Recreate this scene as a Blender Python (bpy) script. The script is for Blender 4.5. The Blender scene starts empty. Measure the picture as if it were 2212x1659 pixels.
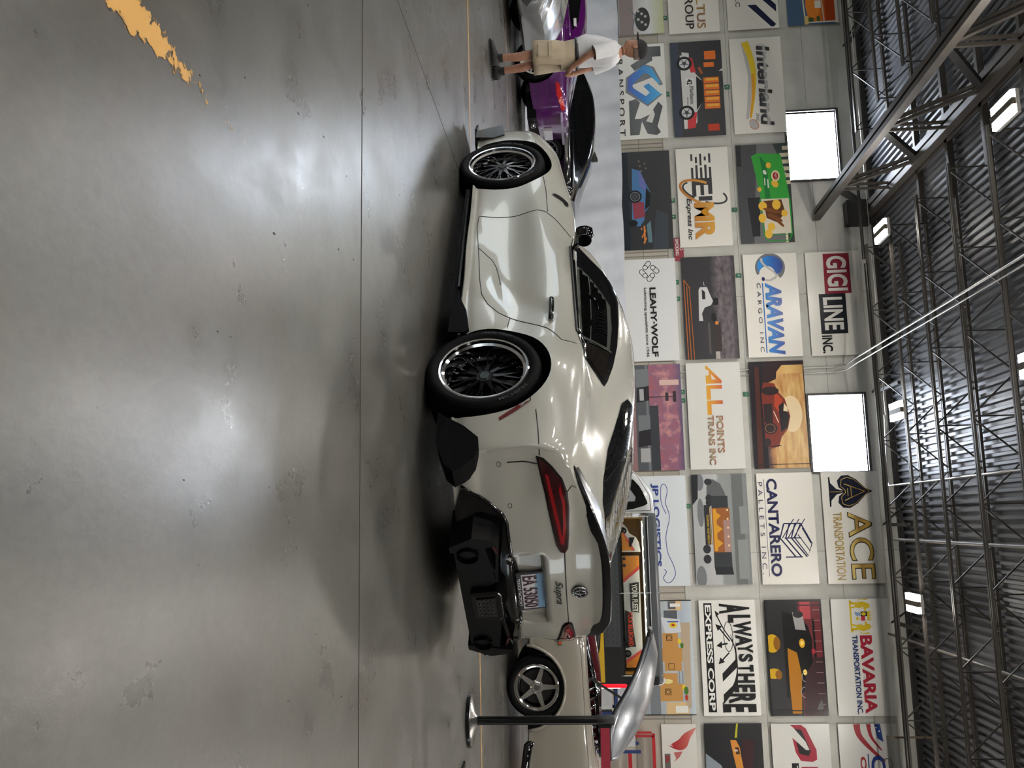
import bpy, bmesh, math, random
from math import sin, cos, pi, radians as rad
from mathutils import Vector, Matrix
from mathutils.bvhtree import BVHTree
from mathutils.geometry import delaunay_2d_cdt
random.seed(7)
SC = bpy.context.scene
COL = SC.collection

# ---------------------------------------------------------------- camera (portrait photo stored on its side: image right is up)
CAM_H = 0.905
YAW, PITCH, ROLL, FPX = rad(-8.92101), rad(-4.41504), rad(-1.88474), 1921.5
f0 = Vector((sin(YAW), cos(YAW), 0)); r0 = Vector((cos(YAW), -sin(YAW), 0)); u0 = Vector((0, 0, 1))
FW = f0*cos(PITCH)+u0*sin(PITCH); uu = -f0*sin(PITCH)+u0*cos(PITCH)
RT = r0*cos(ROLL)+uu*sin(ROLL); UP = -r0*sin(ROLL)+uu*cos(ROLL)
cam = bpy.data.cameras.new('camera'); co = bpy.data.objects.new('camera', cam); COL.objects.link(co)
cam.sensor_fit = 'HORIZONTAL'; cam.sensor_width = 36; cam.lens = 36*FPX/2212; cam.clip_start = .05; cam.clip_end = 200
mw = Matrix.Identity(4)
for i in range(3):
    mw[i][0] = UP[i]; mw[i][1] = -RT[i]; mw[i][2] = -FW[i]
mw[2][3] = CAM_H
co.matrix_world = mw
SC.camera = co
# ---------------------------------------------------------------- view, world
SC.view_settings.view_transform = 'Standard'; SC.view_settings.look = 'None'
SC.view_settings.exposure = 0.0; SC.view_settings.gamma = 1
SC.view_settings.use_curve_mapping = False
try:
    SC.cycles.use_denoising = True; SC.cycles.max_bounces = 7; SC.cycles.diffuse_bounces = 4; SC.cycles.glossy_bounces = 4
    SC.cycles.transparent_max_bounces = 10; SC.cycles.sample_clamp_indirect = 8; SC.cycles.caustics_reflective = False; SC.cycles.caustics_refractive = False
except Exception: pass
SKY = 4.2      # daylight outside the open dock door and the clerestory windows
LAMP = 185.0    # high-bay strips
wd = bpy.data.worlds.new('world'); SC.world = wd; wd.use_nodes = True
nt = wd.node_tree; bg = nt.nodes['Background']
tc = nt.nodes.new('ShaderNodeTexCoord'); sp = nt.nodes.new('ShaderNodeSeparateXYZ'); cr = nt.nodes.new('ShaderNodeValToRGB')
nt.links.new(tc.outputs['Generated'], sp.inputs[0]); nt.links.new(sp.outputs['Z'], cr.inputs[0]); nt.links.new(cr.outputs[0], bg.inputs[0])
cr.color_ramp.elements[0].position = .0; cr.color_ramp.elements[0].color = (.75, .80, .78, 1)
cr.color_ramp.elements[1].position = .5; cr.color_ramp.elements[1].color = (.62, .80, 1, 1)
bg.inputs[1].default_value = SKY

# ---------------------------------------------------------------- materials
def lin(c):
    if isinstance(c, str): c = [int(c[i:i+2], 16)/255 for i in (0, 2, 4)]
    return tuple((x/12.92 if x <= .04045 else ((x+.055)/1.055)**2.4) for x in c)+(1,)
MC = {}
def mat(c, rough=.5, metal=0., coat=0., emit=0., spec=None, alpha=1., key=None):
    k = key or (c, rough, metal, coat, emit, spec, alpha)
    if k in MC: return MC[k]
    m = bpy.data.materials.new('m_%d' % len(MC)); m.use_nodes = True
    b = m.node_tree.nodes['Principled BSDF']; col = lin(c)
    b.inputs['Base Color'].default_value = col; b.inputs['Roughness'].default_value = rough; b.inputs['Metallic'].default_value = metal
    b.inputs['Coat Weight'].default_value = coat; b.inputs['Coat Roughness'].default_value = .03
    if spec is not None: b.inputs['Specular IOR Level'].default_value = spec
    if emit: b.inputs['Emission Color'].default_value = col; b.inputs['Emission Strength'].default_value = emit
    b.inputs['Alpha'].default_value = alpha
    MC[k] = m; return m
def nd(m, t): return m.node_tree.nodes.new('ShaderNode'+t)
def noisy(c1, c2, scale=3., rough=.5, metal=0., detail=4., stretch=(1, 1, 1), pos=(.35, .65), bump=0., coat=0., rvar=0., c3=None, spec=None):
    "procedural two-tone noise material in object space"
    m = bpy.data.materials.new('n_%d' % len(bpy.data.materials)); m.use_nodes = True
    b = m.node_tree.nodes['Principled BSDF']; L = m.node_tree.links.new
    t = nd(m, 'TexCoord'); mp = nd(m, 'Mapping'); mp.inputs['Scale'].default_value = stretch
    n = nd(m, 'TexNoise'); n.inputs['Scale'].default_value = scale; n.inputs['Detail'].default_value = detail; n.inputs['Roughness'].default_value = .6
    r = nd(m, 'ValToRGB'); r.color_ramp.elements[0].position = pos[0]; r.color_ramp.elements[1].position = pos[1]
    r.color_ramp.elements[0].color = lin(c1); r.color_ramp.elements[1].color = lin(c2)
    if c3: e = r.color_ramp.elements.new((pos[0]+pos[1])/2); e.color = lin(c3)
    L(t.outputs['Object'], mp.inputs[0]); L(mp.outputs[0], n.inputs['Vector']); L(n.outputs['Fac'], r.inputs[0]); L(r.outputs[0], b.inputs['Base Color'])
    b.inputs['Roughness'].default_value = rough; b.inputs['Metallic'].default_value = metal; b.inputs['Coat Weight'].default_value = coat
    if spec is not None: b.inputs['Specular IOR Level'].default_value = spec
    if rvar:
        mr = nd(m, 'MapRange'); mr.inputs[3].default_value = rough-rvar; mr.inputs[4].default_value = rough+rvar
        L(n.outputs['Fac'], mr.inputs[0]); L(mr.outputs[0], b.inputs['Roughness'])
    if bump:
        bp = nd(m, 'Bump'); bp.inputs['Strength'].default_value = bump; bp.inputs['Distance'].default_value = .01
        L(n.outputs['Fac'], bp.inputs['Height']); L(bp.outputs[0], b.inputs['Normal'])
    return m
def ramp(stops, axis='Z', lo=0., hi=1., rough=.35):
    "printed colour gradient along a local axis"
    m = bpy.data.materials.new('r_%d' % len(bpy.data.materials)); m.use_nodes = True
    b = m.node_tree.nodes['Principled BSDF']; L = m.node_tree.links.new
    t = nd(m, 'TexCoord'); s = nd(m, 'SeparateXYZ'); mr = nd(m, 'MapRange'); mr.inputs[1].default_value = lo; mr.inputs[2].default_value = hi
    n = nd(m, 'TexNoise'); n.inputs['Scale'].default_value = 4; ad = nd(m, 'MixRGB'); ad.blend_type = 'LINEAR_LIGHT'; ad.inputs[0].default_value = .08
    r = nd(m, 'ValToRGB'); E = r.color_ramp.elements
    while len(E) < len(stops): E.new(.5)
    for e, (p, c) in zip(E, stops): e.position = p; e.color = lin(c)
    L(t.outputs['Object'], s.inputs[0]); L(s.outputs[axis], mr.inputs[0]); L(mr.outputs[0], ad.inputs[1]); L(t.outputs['Object'], n.inputs['Vector']); L(n.outputs['Fac'], ad.inputs[2])
    L(ad.outputs[0], r.inputs[0]); L(r.outputs[0], b.inputs['Base Color']); b.inputs['Roughness'].default_value = rough
    return m
def glassy(tint, fac=.0, rough=.02, ior=1.45):
    "thin pane: tinted transparency under a fresnel reflection"
    k = ('glass', tint, fac, rough)
    if k in MC: return MC[k]
    m = bpy.data.materials.new('g_%d' % len(MC)); m.use_nodes = True; N = m.node_tree.nodes; L = m.node_tree.links.new
    N.remove(N['Principled BSDF']); o = N['Material Output']
    tr = nd(m, 'BsdfTransparent'); tr.inputs[0].default_value = lin(tint); gl = nd(m, 'BsdfGlossy'); gl.inputs['Roughness'].default_value = rough
    fr = nd(m, 'Fresnel'); fr.inputs[0].default_value = ior; mx = nd(m, 'MixShader'); ad = nd(m, 'Math'); ad.inputs[1].default_value = fac
    L(fr.outputs[0], ad.inputs[0]); L(ad.outputs[0], mx.inputs[0]); L(tr.outputs[0], mx.inputs[1]); L(gl.outputs[0], mx.inputs[2]); L(mx.outputs[0], o.inputs[0])
    MC[k] = m; return m

# ---------------------------------------------------------------- objects
def tag(o, label=None, cat=None, group=None, kind=None):
    if label: o['label'] = label
    if cat: o['category'] = cat
    if group: o['group'] = group
    if kind: o['kind'] = kind
    return o
def thing(name, label, cat, loc=(0, 0, 0), rz=0., group=None):
    o = bpy.data.objects.new(name, None); COL.objects.link(o); o.empty_display_size = .2
    o.location = loc; o.rotation_euler = (0, 0, rz)
    return tag(o, label, cat, group)
def link(name, me, mats, parent=None, smooth=False):
    for m in (mats if isinstance(mats, (list, tuple)) else [mats]): me.materials.append(m)
    o = bpy.data.objects.new(name, me); COL.objects.link(o)
    if parent: o.parent = parent
    if smooth:
        me.shade_smooth()
        if smooth is not True: me.set_sharp_from_angle(angle=rad(smooth))
    return o
def copy_tree(o, parent=None):
    c = o.copy(); COL.objects.link(c)
    if parent: c.parent = parent
    for ch in list(o.children): copy_tree(ch, c)
    return c
class MB:
    "mesh builder: boxes, bars, tubes, lathes, grids, prisms"
    def __init__(s): s.v = []; s.f = []; s.m = []; s.mi = 0
    def face(s, idx): s.f.append(idx); s.m.append(s.mi)
    def add(s, pts): n = len(s.v); s.v += [tuple(p) for p in pts]; return n
    def poly(s, pts): n = s.add(pts); s.face(list(range(n, n+len(pts)))); return s
    def box(s, a, b, M=None):
        (x0, y0, z0), (x1, y1, z1) = a, b
        P = [(x0, y0, z0), (x1, y0, z0), (x1, y1, z0), (x0, y1, z0), (x0, y0, z1), (x1, y0, z1), (x1, y1, z1), (x0, y1, z1)]
        if M: P = [tuple(M @ Vector(p)) for p in P]
        n = s.add(P)
        for q in ((0, 3, 2, 1), (4, 5, 6, 7), (0, 1, 5, 4), (1, 2, 6, 5), (2, 3, 7, 6), (3, 0, 4, 7)): s.face([n+i for i in q])
        return s
    def bar(s, p, q, w, h=None, up=(0, 0, 1), w2=None, h2=None):
        "rectangular bar from p to q"
        h = h or w; p, q = Vector(p), Vector(q); d = (q-p).normalized(); u = Vector(up)
        if abs(d.dot(u)) > .99: u = Vector((0, 1, 0))
        a = d.cross(u).normalized(); b = a.cross(d)
        P = []
        for c, ww, hh in ((p, w, h), (q, w2 or w, h2 or h)):
            for i, j in ((-1, -1), (1, -1), (1, 1), (-1, 1)): P.append(c+a*i*ww/2+b*j*hh/2)
        n = s.add(P)
        for k in ((3, 2, 1, 0), (4, 5, 6, 7), (0, 1, 5, 4), (1, 2, 6, 5), (2, 3, 7, 6), (3, 0, 4, 7)): s.face([n+i for i in k])
        return s
    def tube(s, pts, r, n=8, cap=True):
        pts = [Vector(p) for p in pts]; rr = r if isinstance(r, (list, tuple)) else [r]*len(pts); rings = []; pa = None
        for i, p in enumerate(pts):
            d = (pts[min(i+1, len(pts)-1)]-pts[max(i-1, 0)]).normalized()
            if pa is None: pa = d.cross(Vector((0, 0, 1)) if abs(d.z) < .9 else Vector((1, 0, 0))).normalized()
            else: pa = (pa-d*pa.dot(d)).normalized()
            b = d.cross(pa); rings.append(s.add([p+(pa*cos(2*pi*k/n)+b*sin(2*pi*k/n))*rr[i] for k in range(n)]))
        for a, b in zip(rings, rings[1:]):
            for k in range(n): s.face([a+k, a+(k+1) % n, b+(k+1) % n, b+k])
        if cap: s.face([rings[0]+k for k in range(n)][::-1]); s.face([rings[-1]+k for k in range(n)])
        return s
    def lathe(s, prof, n=32, axis='z', c=(0, 0, 0), a0=0., a1=2*pi):
        full = abs(a1-a0-2*pi) < 1e-6; rings = []; m = n if full else n+1
        for (r, h) in prof:
            P = []
            for k in range(m):
                t = a0+(a1-a0)*k/n
                if axis == 'z': q = (c[0]+r*cos(t), c[1]+r*sin(t), c[2]+h)
                elif axis == 'y': q = (c[0]+r*cos(t), c[1]+h, c[2]+r*sin(t))
                else: q = (c[0]+h, c[1]+r*cos(t), c[2]+r*sin(t))
                P.append(q)
            rings.append(s.add(P))
        for a, b in zip(rings, rings[1:]):
            for k in range(n):
                k2 = (k+1) % m; s.face([a+k, a+k2, b+k2, b+k])
        return s
    def grid(s, rows, close_u=False):
        R = [s.add(r) for r in rows]; n = len(rows[0])
        for a, b in zip(R, R[1:]):
            for k in range(n-1 if not close_u else n): s.face([a+k, a+(k+1) % n, b+(k+1) % n, b+k])
        return s
    def prism(s, poly, h0, h1, f):
        "poly (a,b) extruded; f(a,b,h)->xyz"
        n = len(poly); a = s.add([f(p[0], p[1], h0) for p in poly]); b = s.add([f(p[0], p[1], h1) for p in poly])
        s.face([a+i for i in range(n)][::-1]); s.face([b+i for i in range(n)])
        for i in range(n): j = (i+1) % n; s.face([a+i, a+j, b+j, b+i])
        return s
    def ball(s, c, r, n=10, m=7, sc=(1, 1, 1)):
        rows = []
        for i in range(m+1):
            t = pi*i/m; rows.append([(c[0]+sc[0]*r*sin(t)*cos(2*pi*k/n), c[1]+sc[1]*r*sin(t)*sin(2*pi*k/n), c[2]-sc[2]*r*cos(t)) for k in range(n)])
        return s.grid(rows, True)
    def mesh(s, name='mesh', fix=True):
        me = bpy.data.meshes.new(name); me.from_pydata(s.v, [], s.f)
        for i, p in enumerate(me.polygons): p.material_index = s.m[i]
        if fix:
            bm = bmesh.new(); bm.from_mesh(me); bmesh.ops.remove_doubles(bm, verts=bm.verts, dist=1e-5); bmesh.ops.recalc_face_normals(bm, faces=bm.faces); bm.to_mesh(me); bm.free()
        me.update(); return me
    def build(s, name, mats, parent=None, smooth=False, fix=True): return link(name, s.mesh(name, fix), mats, parent, smooth)
def bevel(o, w=.01, seg=2, ang=40):
    m = o.modifiers.new('bevel', 'BEVEL'); m.width = w; m.segments = seg; m.limit_method = 'ANGLE'; m.angle_limit = rad(ang); return o
def text_mesh(body, x0, z0, x1, z1, y=0., shear=0., bold=0., spacing=1., depth=0., res=4, curve=None):
    "built-in font fitted to the box x0..x1, z0..z1 in the plane y facing -y"
    cu = bpy.data.curves.new('t', 'FONT'); cu.body = body; cu.size = 1; cu.shear = shear; cu.offset = bold; cu.space_character = spacing; cu.resolution_u = res
    o = bpy.data.objects.new('t', cu); COL.objects.link(o)
    dg = bpy.context.evaluated_depsgraph_get(); me = bpy.data.meshes.new_from_object(o.evaluated_get(dg))
    bpy.data.objects.remove(o); bpy.data.curves.remove(cu)
    xs = [v.co.x for v in me.vertices]; ys = [v.co.y for v in me.vertices]; a, b, c, d = min(xs), max(xs), min(ys), max(ys)
    for v in me.vertices:
        p, q = (v.co.x-a)/(b-a), (v.co.y-c)/(d-c)
        z = z0+(z1-z0)*q
        if curve: z = curve(p, q)
        v.co = (x0+(x1-x0)*p, y, z)
    me.materials.clear(); return me
def extrude_flat(me, d):
    "give a flat mesh in an xz plane thickness d towards -y"
    bm = bmesh.new(); bm.from_mesh(me); r = bmesh.ops.extrude_face_region(bm, geom=bm.faces[:])
    bmesh.ops.translate(bm, verts=[g for g in r['geom'] if isinstance(g, bmesh.types.BMVert)], vec=(0, -d, 0)); bmesh.ops.recalc_face_normals(bm, faces=bm.faces); bm.to_mesh(me); bm.free(); return me
def cr_spline(P, n):
    "Catmull-Rom through tuples, n samples per span"
    out = []
    for i in range(len(P)-1):
        a, b, c, d = P[max(i-1, 0)], P[i], P[i+1], P[min(i+2, len(P)-1)]
        for k in range(n):
            t = k/n; out.append(tuple(.5*(2*b[j]+(c[j]-a[j])*t+(2*a[j]-5*b[j]+4*c[j]-d[j])*t*t+(3*b[j]-a[j]-3*c[j]+d[j])*t**3) for j in range(len(b))))
    out.append(tuple(P[-1])); return out
def interp(T, x):
    if x <= T[0][0]: return T[0][1]
    for (a, b), (c, d) in zip(T, T[1:]):
        if x <= c: return b+(d-b)*(x-a)/(c-a)
    return T[-1][1]
BLACK = mat('0a0a0b', .35); GLOSSBLACK = mat('060607', .06, coat=.6); RUBBER = mat('070708', .6, spec=.1); CHROME = mat('d8d8da', .08, 1.); STEEL = mat('8d8d8c', .32, 1.)
K = 1.22/100
def Rr(a, b, c, d): return [(a, b), (c, b), (c, d), (a, d)]
def El(cx, cy, rx, ry, rot=0, n=28, a0=0, a1=360):
    r = rad(rot); return [(cx+rx*cos(t)*cos(r)-ry*sin(t)*sin(r), cy+rx*cos(t)*sin(r)+ry*sin(t)*cos(r)) for t in [rad(a0+(a1-a0)*i/n) for i in range(n if a1-a0 == 360 else n+1)]]
def Ln(pts, w, w1=None, smooth=0):
    "ribbon along pts with width w..w1 as quads"
    if smooth: pts = cr_spline(pts, smooth)
    n = len(pts); L, Rg = [], []
    for i, p in enumerate(pts):
        a, b = pts[max(i-1, 0)], pts[min(i+1, n-1)]; dx, dy = b[0]-a[0], b[1]-a[1]; l = math.hypot(dx, dy) or 1
        ww = (w if w1 is None else w+(w1-w)*i/(n-1))/2
        L.append((p[0]-dy/l*ww, p[1]+dx/l*ww)); Rg.append((p[0]+dy/l*ww, p[1]-dx/l*ww))
    return [[L[i], L[i+1], Rg[i+1], Rg[i]] for i in range(n-1)]
def Rg(cx, cy, rx, ry, w, rot=0, a0=0, a1=360, n=32): 
    e = El(cx, cy, rx, ry, rot, n, a0, a1); return Ln(e+[e[0]] if a1-a0 == 360 else e, w)
# ================================================================= the hall
YW = 20.5; ZR = 7.85
wall_m = noisy('b7b5ad', 'c8c6bf', 1.3, .75, c3='bfbeb7', detail=6, bump=.05)
low_m = noisy('a8a196', 'b8b1a4', .8, .6, detail=3)
def st(name, mb, m, smooth=False, parent=None):
    o = mb.build(name, m, parent, smooth)
    if not parent: o['kind'] = 'structure'
    return o
# floor: polished concrete, patchy tone, slight trowel grain
fm = bpy.data.materials.new('concrete'); fm.use_nodes = True; _L = fm.node_tree.links.new; fb = fm.node_tree.nodes['Principled BSDF']
t_ = nd(fm, 'TexCoord')
def tex(scale, detail, stretch=(1, 1, 1), rough=.55):
    mp = nd(fm, 'Mapping'); mp.inputs['Scale'].default_value = stretch; n = nd(fm, 'TexNoise'); n.inputs['Scale'].default_value = scale; n.inputs['Detail'].default_value = detail; n.inputs['Roughness'].default_value = rough
    _L(t_.outputs['Object'], mp.inputs[0]); _L(mp.outputs[0], n.inputs['Vector']); return n
nA = tex(.9, 5); nB = tex(38, 6, (1, .55, 1), .7); nC = tex(2.6, 8, (1.0, .8, 1), .65)
rA = nd(fm, 'ValToRGB'); E = rA.color_ramp.elements; E[0].position = .34; E[0].color = lin('47433e'); E[1].position = .66; E[1].color = lin('524f4a'); e = E.new(.5); e.color = lin('4b4a46')
rB = nd(fm, 'ValToRGB'); E = rB.color_ramp.elements; E[0].position = .32; E[0].color = (.78, .78, .78, 1); E[1].position = .62; E[1].color = (1.06, 1.06, 1.06, 1)
rC = nd(fm, 'ValToRGB'); E = rC.color_ramp.elements; E[0].position = .36; E[0].color = (.84, .84, .84, 1); E[1].position = .64; E[1].color = (1.08, 1.08, 1.08, 1)
m1 = nd(fm, 'MixRGB'); m1.blend_type = 'MULTIPLY'; m1.inputs[0].default_value = 1; m2 = nd(fm, 'MixRGB'); m2.blend_type = 'MULTIPLY'; m2.inputs[0].default_value = .9
_L(nA.outputs['Fac'], rA.inputs[0]); _L(nB.outputs['Fac'], rB.inputs[0]); _L(nC.outputs['Fac'], rC.inputs[0])
_L(rA.outputs[0], m1.inputs[1]); _L(rC.outputs[0], m1.inputs[2]); _L(m1.outputs[0], m2.inputs[1]); _L(rB.outputs[0], m2.inputs[2]); _L(m2.outputs[0], fb.inputs['Base Color'])
mr = nd(fm, 'MapRange'); mr.inputs[1].default_value = .3; mr.inputs[2].default_value = .7; mr.inputs[3].default_value = .24; mr.inputs[4].default_value = .40
_L(nC.outputs['Fac'], mr.inputs[0]); _L(mr.outputs[0], fb.inputs['Roughness']); fb.inputs['Specular IOR Level'].default_value = .62
bp = nd(fm, 'Bump'); bp.inputs['Strength'].default_value = .22; bp.inputs['Distance'].default_value = .0025; _L(nB.outputs['Fac'], bp.inputs['Height']); _L(bp.outputs[0], fb.inputs['Normal'])
st('floor', MB().box((-17, -8, -.2), (10, YW, 0)), fm)
# poster wall with two clerestory openings
W = [(-9.56, -7.86, 5.99, 7.15), (-2.72, -1.0, 6.04, 7.26)]
b = MB(); xs = [-17, W[0][0], W[0][1], W[1][0], W[1][1], 10]
for i in range(5):
    if i in (1, 3):
        w = W[i//2]; b.box((xs[i], YW, 0), (xs[i+1], YW+.22, w[2])); b.box((xs[i], YW, w[3]), (xs[i+1], YW+.22, ZR+.2))
    else: b.box((xs[i], YW, 0), (xs[i+1], YW+.22, ZR+.2))
st('wall_back', b, wall_m)
st('trim_1', MB().box((-17, YW-.03, 0), (10, YW+.05, 3.06)), low_m)
b = MB()
for z in (.62, 1.24, 1.86, 2.48, 3.06): b.box((-17, YW-.034, z-.008), (10, YW-.028, z+.008))
for x in (-11.75, -8.95, -8.85, -6.15, -6.25, -3.62, -1.1, 1.6, 4.28): b.box((x-.012, YW-.036, 0), (x+.012, YW-.02, 3.06))
st('trim_2', b, mat('7d786e', .6))
b = MB()
for x in (-12.6, -5.1, .75, 6.5): b.box((x-.004, YW-.003, 3.06), (x+.004, YW+.01, ZR))
for z in (4.69, 6.5): b.box((-17, YW-.003, z-.004), (10, YW+.01, z+.004))
st('trim_3', b, mat('6f6d67', .7))
st('trim_4', MB().box((-17, YW-.12, ZR-.09), (10, YW+.02, ZR-.005)), mat('262423', .6))
for i, w in enumerate(W):
    fr = MB()
    for (a, c) in (((w[0]-.05, YW-.04, w[2]-.05), (w[1]+.05, YW+.2, w[2])), ((w[0]-.05, YW-.04, w[3]), (w[1]+.05, YW+.2, w[3]+.06)), ((w[0]-.05, YW-.04, w[2]), (w[0], YW+.2, w[3])), ((w[1], YW-.04, w[2]), (w[1]+.05, YW+.2, w[3]))): fr.box(a, c)
    o = st('window_%d' % (i+1), fr, mat('43403c', .5))
    MB().box((w[0], YW+.1, w[2]), (w[1], YW+.11, w[3])).build('pane', mat('e8f1ff', .4, emit=36.), o)
# side walls, rear wall: dock doors stand open behind and to the left of the camera
def walled(name, axis, pos, lo, hi, op, m):
    b = MB(); th = .2*(1 if pos > 0 else -1)
    def bx(a, c, z0, z1):
        if axis == 'x': b.box((min(pos, pos+th), a, z0), (max(pos, pos+th), c, z1))
        else: b.box((a, min(pos, pos+th), z0), (c, max(pos, pos+th), z1))
    s = lo
    for (a, c, z) in op: bx(s, a, 0, ZR+.2); bx(a, c, z, ZR+.2); s = c
    bx(s, hi, 0, ZR+.2); st(name, b, m)
walled('wall_left', 'x', -17, -8, YW+.2, [(3.2, 7.6, 4.3), (10.2, 13.4, 4.3)], wall_m)
walled('wall_right', 'x', 10, -8, YW+.2, [(4.2, 5.6, 3.2)], noisy('47433e', '67625b', 1.2, .7))
walled('wall_front', 'y', -8, -17, 10, [(-12, -8.5, 4.3)], noisy('47433e', '67625b', 1.2, .7))
# corrugated roof deck, ribs run towards the poster wall
rows = [[], []]; x = -17.2
while x < 10.2:
    for dx, z in ((0, 0), (.05, 0), (.07, .06), (.13, .06)): rows[0].append((x+dx, -8.2, ZR+z)); rows[1].append((x+dx, YW+.2, ZR+z))
    x += .15
st('ceiling', MB().grid(rows), noisy('55565a', '66686b', 2., .42, .15, stretch=(1, .2, 1)))
# floor joints and painted lines
b = MB().box((-17, 3.556, -.003), (10, 3.566, .0012)).box((-17, 13.995, -.003), (10, 14.0, .001)); b.box((-2.764, 3.56, -.003), (-2.758, YW, .0012)).box((5.2, 3.56, -.003), (5.21, YW, .0012))
st('trim_5', b, mat('1f1c19', .8))
def floor_strip(name, p, q, w, col, label, rough=.5):
    o = MB().bar((p[0], p[1], .0007), (q[0], q[1], .0007), w, .0014).build(name, col); tag(o, label, 'floor line'); return o
floor_strip('painted_line', (-16, 6.94), (9, 7.85), .055, noisy('9a7a45', 'bd9652', 9, .45), 'faded yellow line on the floor passing just beyond the front wheel and post base')
floor_strip('tape_line', (-16, 11.5), (9, 12.27), .03, noisy('8d6b45', 'b08a58', 9, .5), 'thin orange line on the floor farther back under the parked cars')
pm = bpy.data.materials.new('worn_paint'); pm.use_nodes = True; pb = pm.node_tree.nodes['Principled BSDF']; L2 = pm.node_tree.links.new
pb.inputs['Base Color'].default_value = lin('b98b3e'); pb.inputs['Roughness'].default_value = .5
t2 = nd(pm, 'TexCoord'); n2 = nd(pm, 'TexNoise'); n2.inputs['Scale'].default_value = 26; n2.inputs['Detail'].default_value = 9; n2.inputs['Roughness'].default_value = .72
n3 = nd(pm, 'TexNoise'); n3.inputs['Scale'].default_value = 5; sx = nd(pm, 'SeparateXYZ'); mr2 = nd(pm, 'MapRange'); mr2.inputs[1].default_value = 1.3; mr2.inputs[2].default_value = 2.35; mr2.inputs[3].default_value = -.16; mr2.inputs[4].default_value = .13
a1 = nd(pm, 'Math'); a1.operation = 'ADD'; a2 = nd(pm, 'Math'); a2.operation = 'ADD'; a3 = nd(pm, 'Math'); a3.operation = 'MULTIPLY'; a3.inputs[1].default_value = .55
ax = nd(pm, 'Math'); ax.operation = 'ADD'; ax.inputs[1].default_value = 1.065; ab = nd(pm, 'Math'); ab.operation = 'ABSOLUTE'; mr3 = nd(pm, 'MapRange'); mr3.inputs[1].default_value = .015; mr3.inputs[2].default_value = .048; mr3.inputs[3].default_value = 0; mr3.inputs[4].default_value = .22
gt = nd(pm, 'Math'); gt.operation = 'LESS_THAN'; gt.inputs[1].default_value = .80; ad4 = nd(pm, 'Math'); ad4.operation = 'ADD'
L2(t2.outputs['Object'], n2.inputs['Vector']); L2(t2.outputs['Object'], n3.inputs['Vector']); L2(t2.outputs['Object'], sx.inputs[0]); L2(sx.outputs['Y'], mr2.inputs[0]); L2(sx.outputs['X'], ax.inputs[0]); L2(ax.outputs[0], ab.inputs[0]); L2(ab.outputs[0], mr3.inputs[0])
L2(n3.outputs['Fac'], a3.inputs[0]); L2(n2.outputs['Fac'], a1.inputs[0]); L2(a3.outputs[0], a1.inputs[1]); L2(a1.outputs[0], a2.inputs[0]); L2(mr2.outputs[0], a2.inputs[1]); L2(a2.outputs[0], ad4.inputs[0]); L2(mr3.outputs[0], ad4.inputs[1]); L2(ad4.outputs[0], gt.inputs[0]); L2(gt.outputs[0], pb.inputs['Alpha'])
tag(MB().box((-1.115, 1.1, 0), (-1.015, 2.4, .0012)).build('worn_paint_stripe', pm), 'worn flaking yellow paint stripe on the bare floor nearest the viewer', 'floor marking')
# chips and drips on the concrete
for k in range(30):
    x = random.uniform(-2.2, 1.2); y = random.uniform(1.5, 4.6); r = random.uniform(.0015, .0045); n = 7
    P = [(x+r*random.uniform(.6, 1.3)*cos(2*pi*i/n), y+2.2*r*random.uniform(.6, 1.4)*sin(2*pi*i/n), .0008) for i in range(n)]
    b = MB(); b.prism([(p[0], p[1]) for p in P], .0, .0009, lambda a, c, h: (a, c, h))
    tag(b.build('floor_chip', mat('26231f', .8)), 'small dark chip in the concrete of the open foreground floor', 'floor mark', 'small dark chips scattered over the concrete')
# ---------------------------------------------------------------- high-bay lamps
LM = mat('fffaf2', .4, emit=LAMP); HOUS = mat('c9c6c0', .5)
def lamp(name='high_bay_lamp'):
    t = thing(name, None, 'ceiling lamp', group='twin strip high bay lamps under the roof')
    MB().box((-.17, -.32, .02), (.17, .32, .07)).box((-.07, -.2, .07), (.07, .2, .12)).build('housing', HOUS, t)
    MB().box((-.165, -.30, -.03), (-.055, .30, .021)).build('light_strip', LM, t); MB().box((.055, -.30, -.03), (.165, .30, .021)).build('light_strip', LM, t)
    MB().box((-.05, -.31, -.034), (.05, .31, .021)).build('dark_gap_filler', mat('5a5240', .6), t)  # dark filler added so the gap between the lit strips stays dark
    for y in (-.3, .3): MB().bar((0, y, .07), (0, y, .95), .008).build('hanger', STEEL, t)
    return t
lamp0 = lamp(); used = False
LBL = {(-5.5, 17.3): 'lit high bay lamp against the girder corner near the chips poster', (-1.95, 17.3): 'lit high bay lamp beside the right hand clerestory window', (1.6, 17.3): 'lit high bay lamp above the BAVARIA banner',
       (-5.5, 12.1): 'nearest lit high bay lamp, its pale housing visible, beside the big girder', (-1.95, 12.1): 'lit high bay lamp cut off by the upper edge between the roof joists'}
for j, y in enumerate((17.3, 12.1, 6.9, 1.7, -3.5)):
    for k in range(-3, 5):
        x = -5.5+3.55*k
        if y > 12 and x < -6: continue
        o = lamp0 if not used else copy_tree(lamp0); used = True
        o.location = (x, y, 6.86); o['label'] = LBL.get((round(x, 2), y), 'lit twin strip high bay lamp hanging outside the picture')
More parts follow.
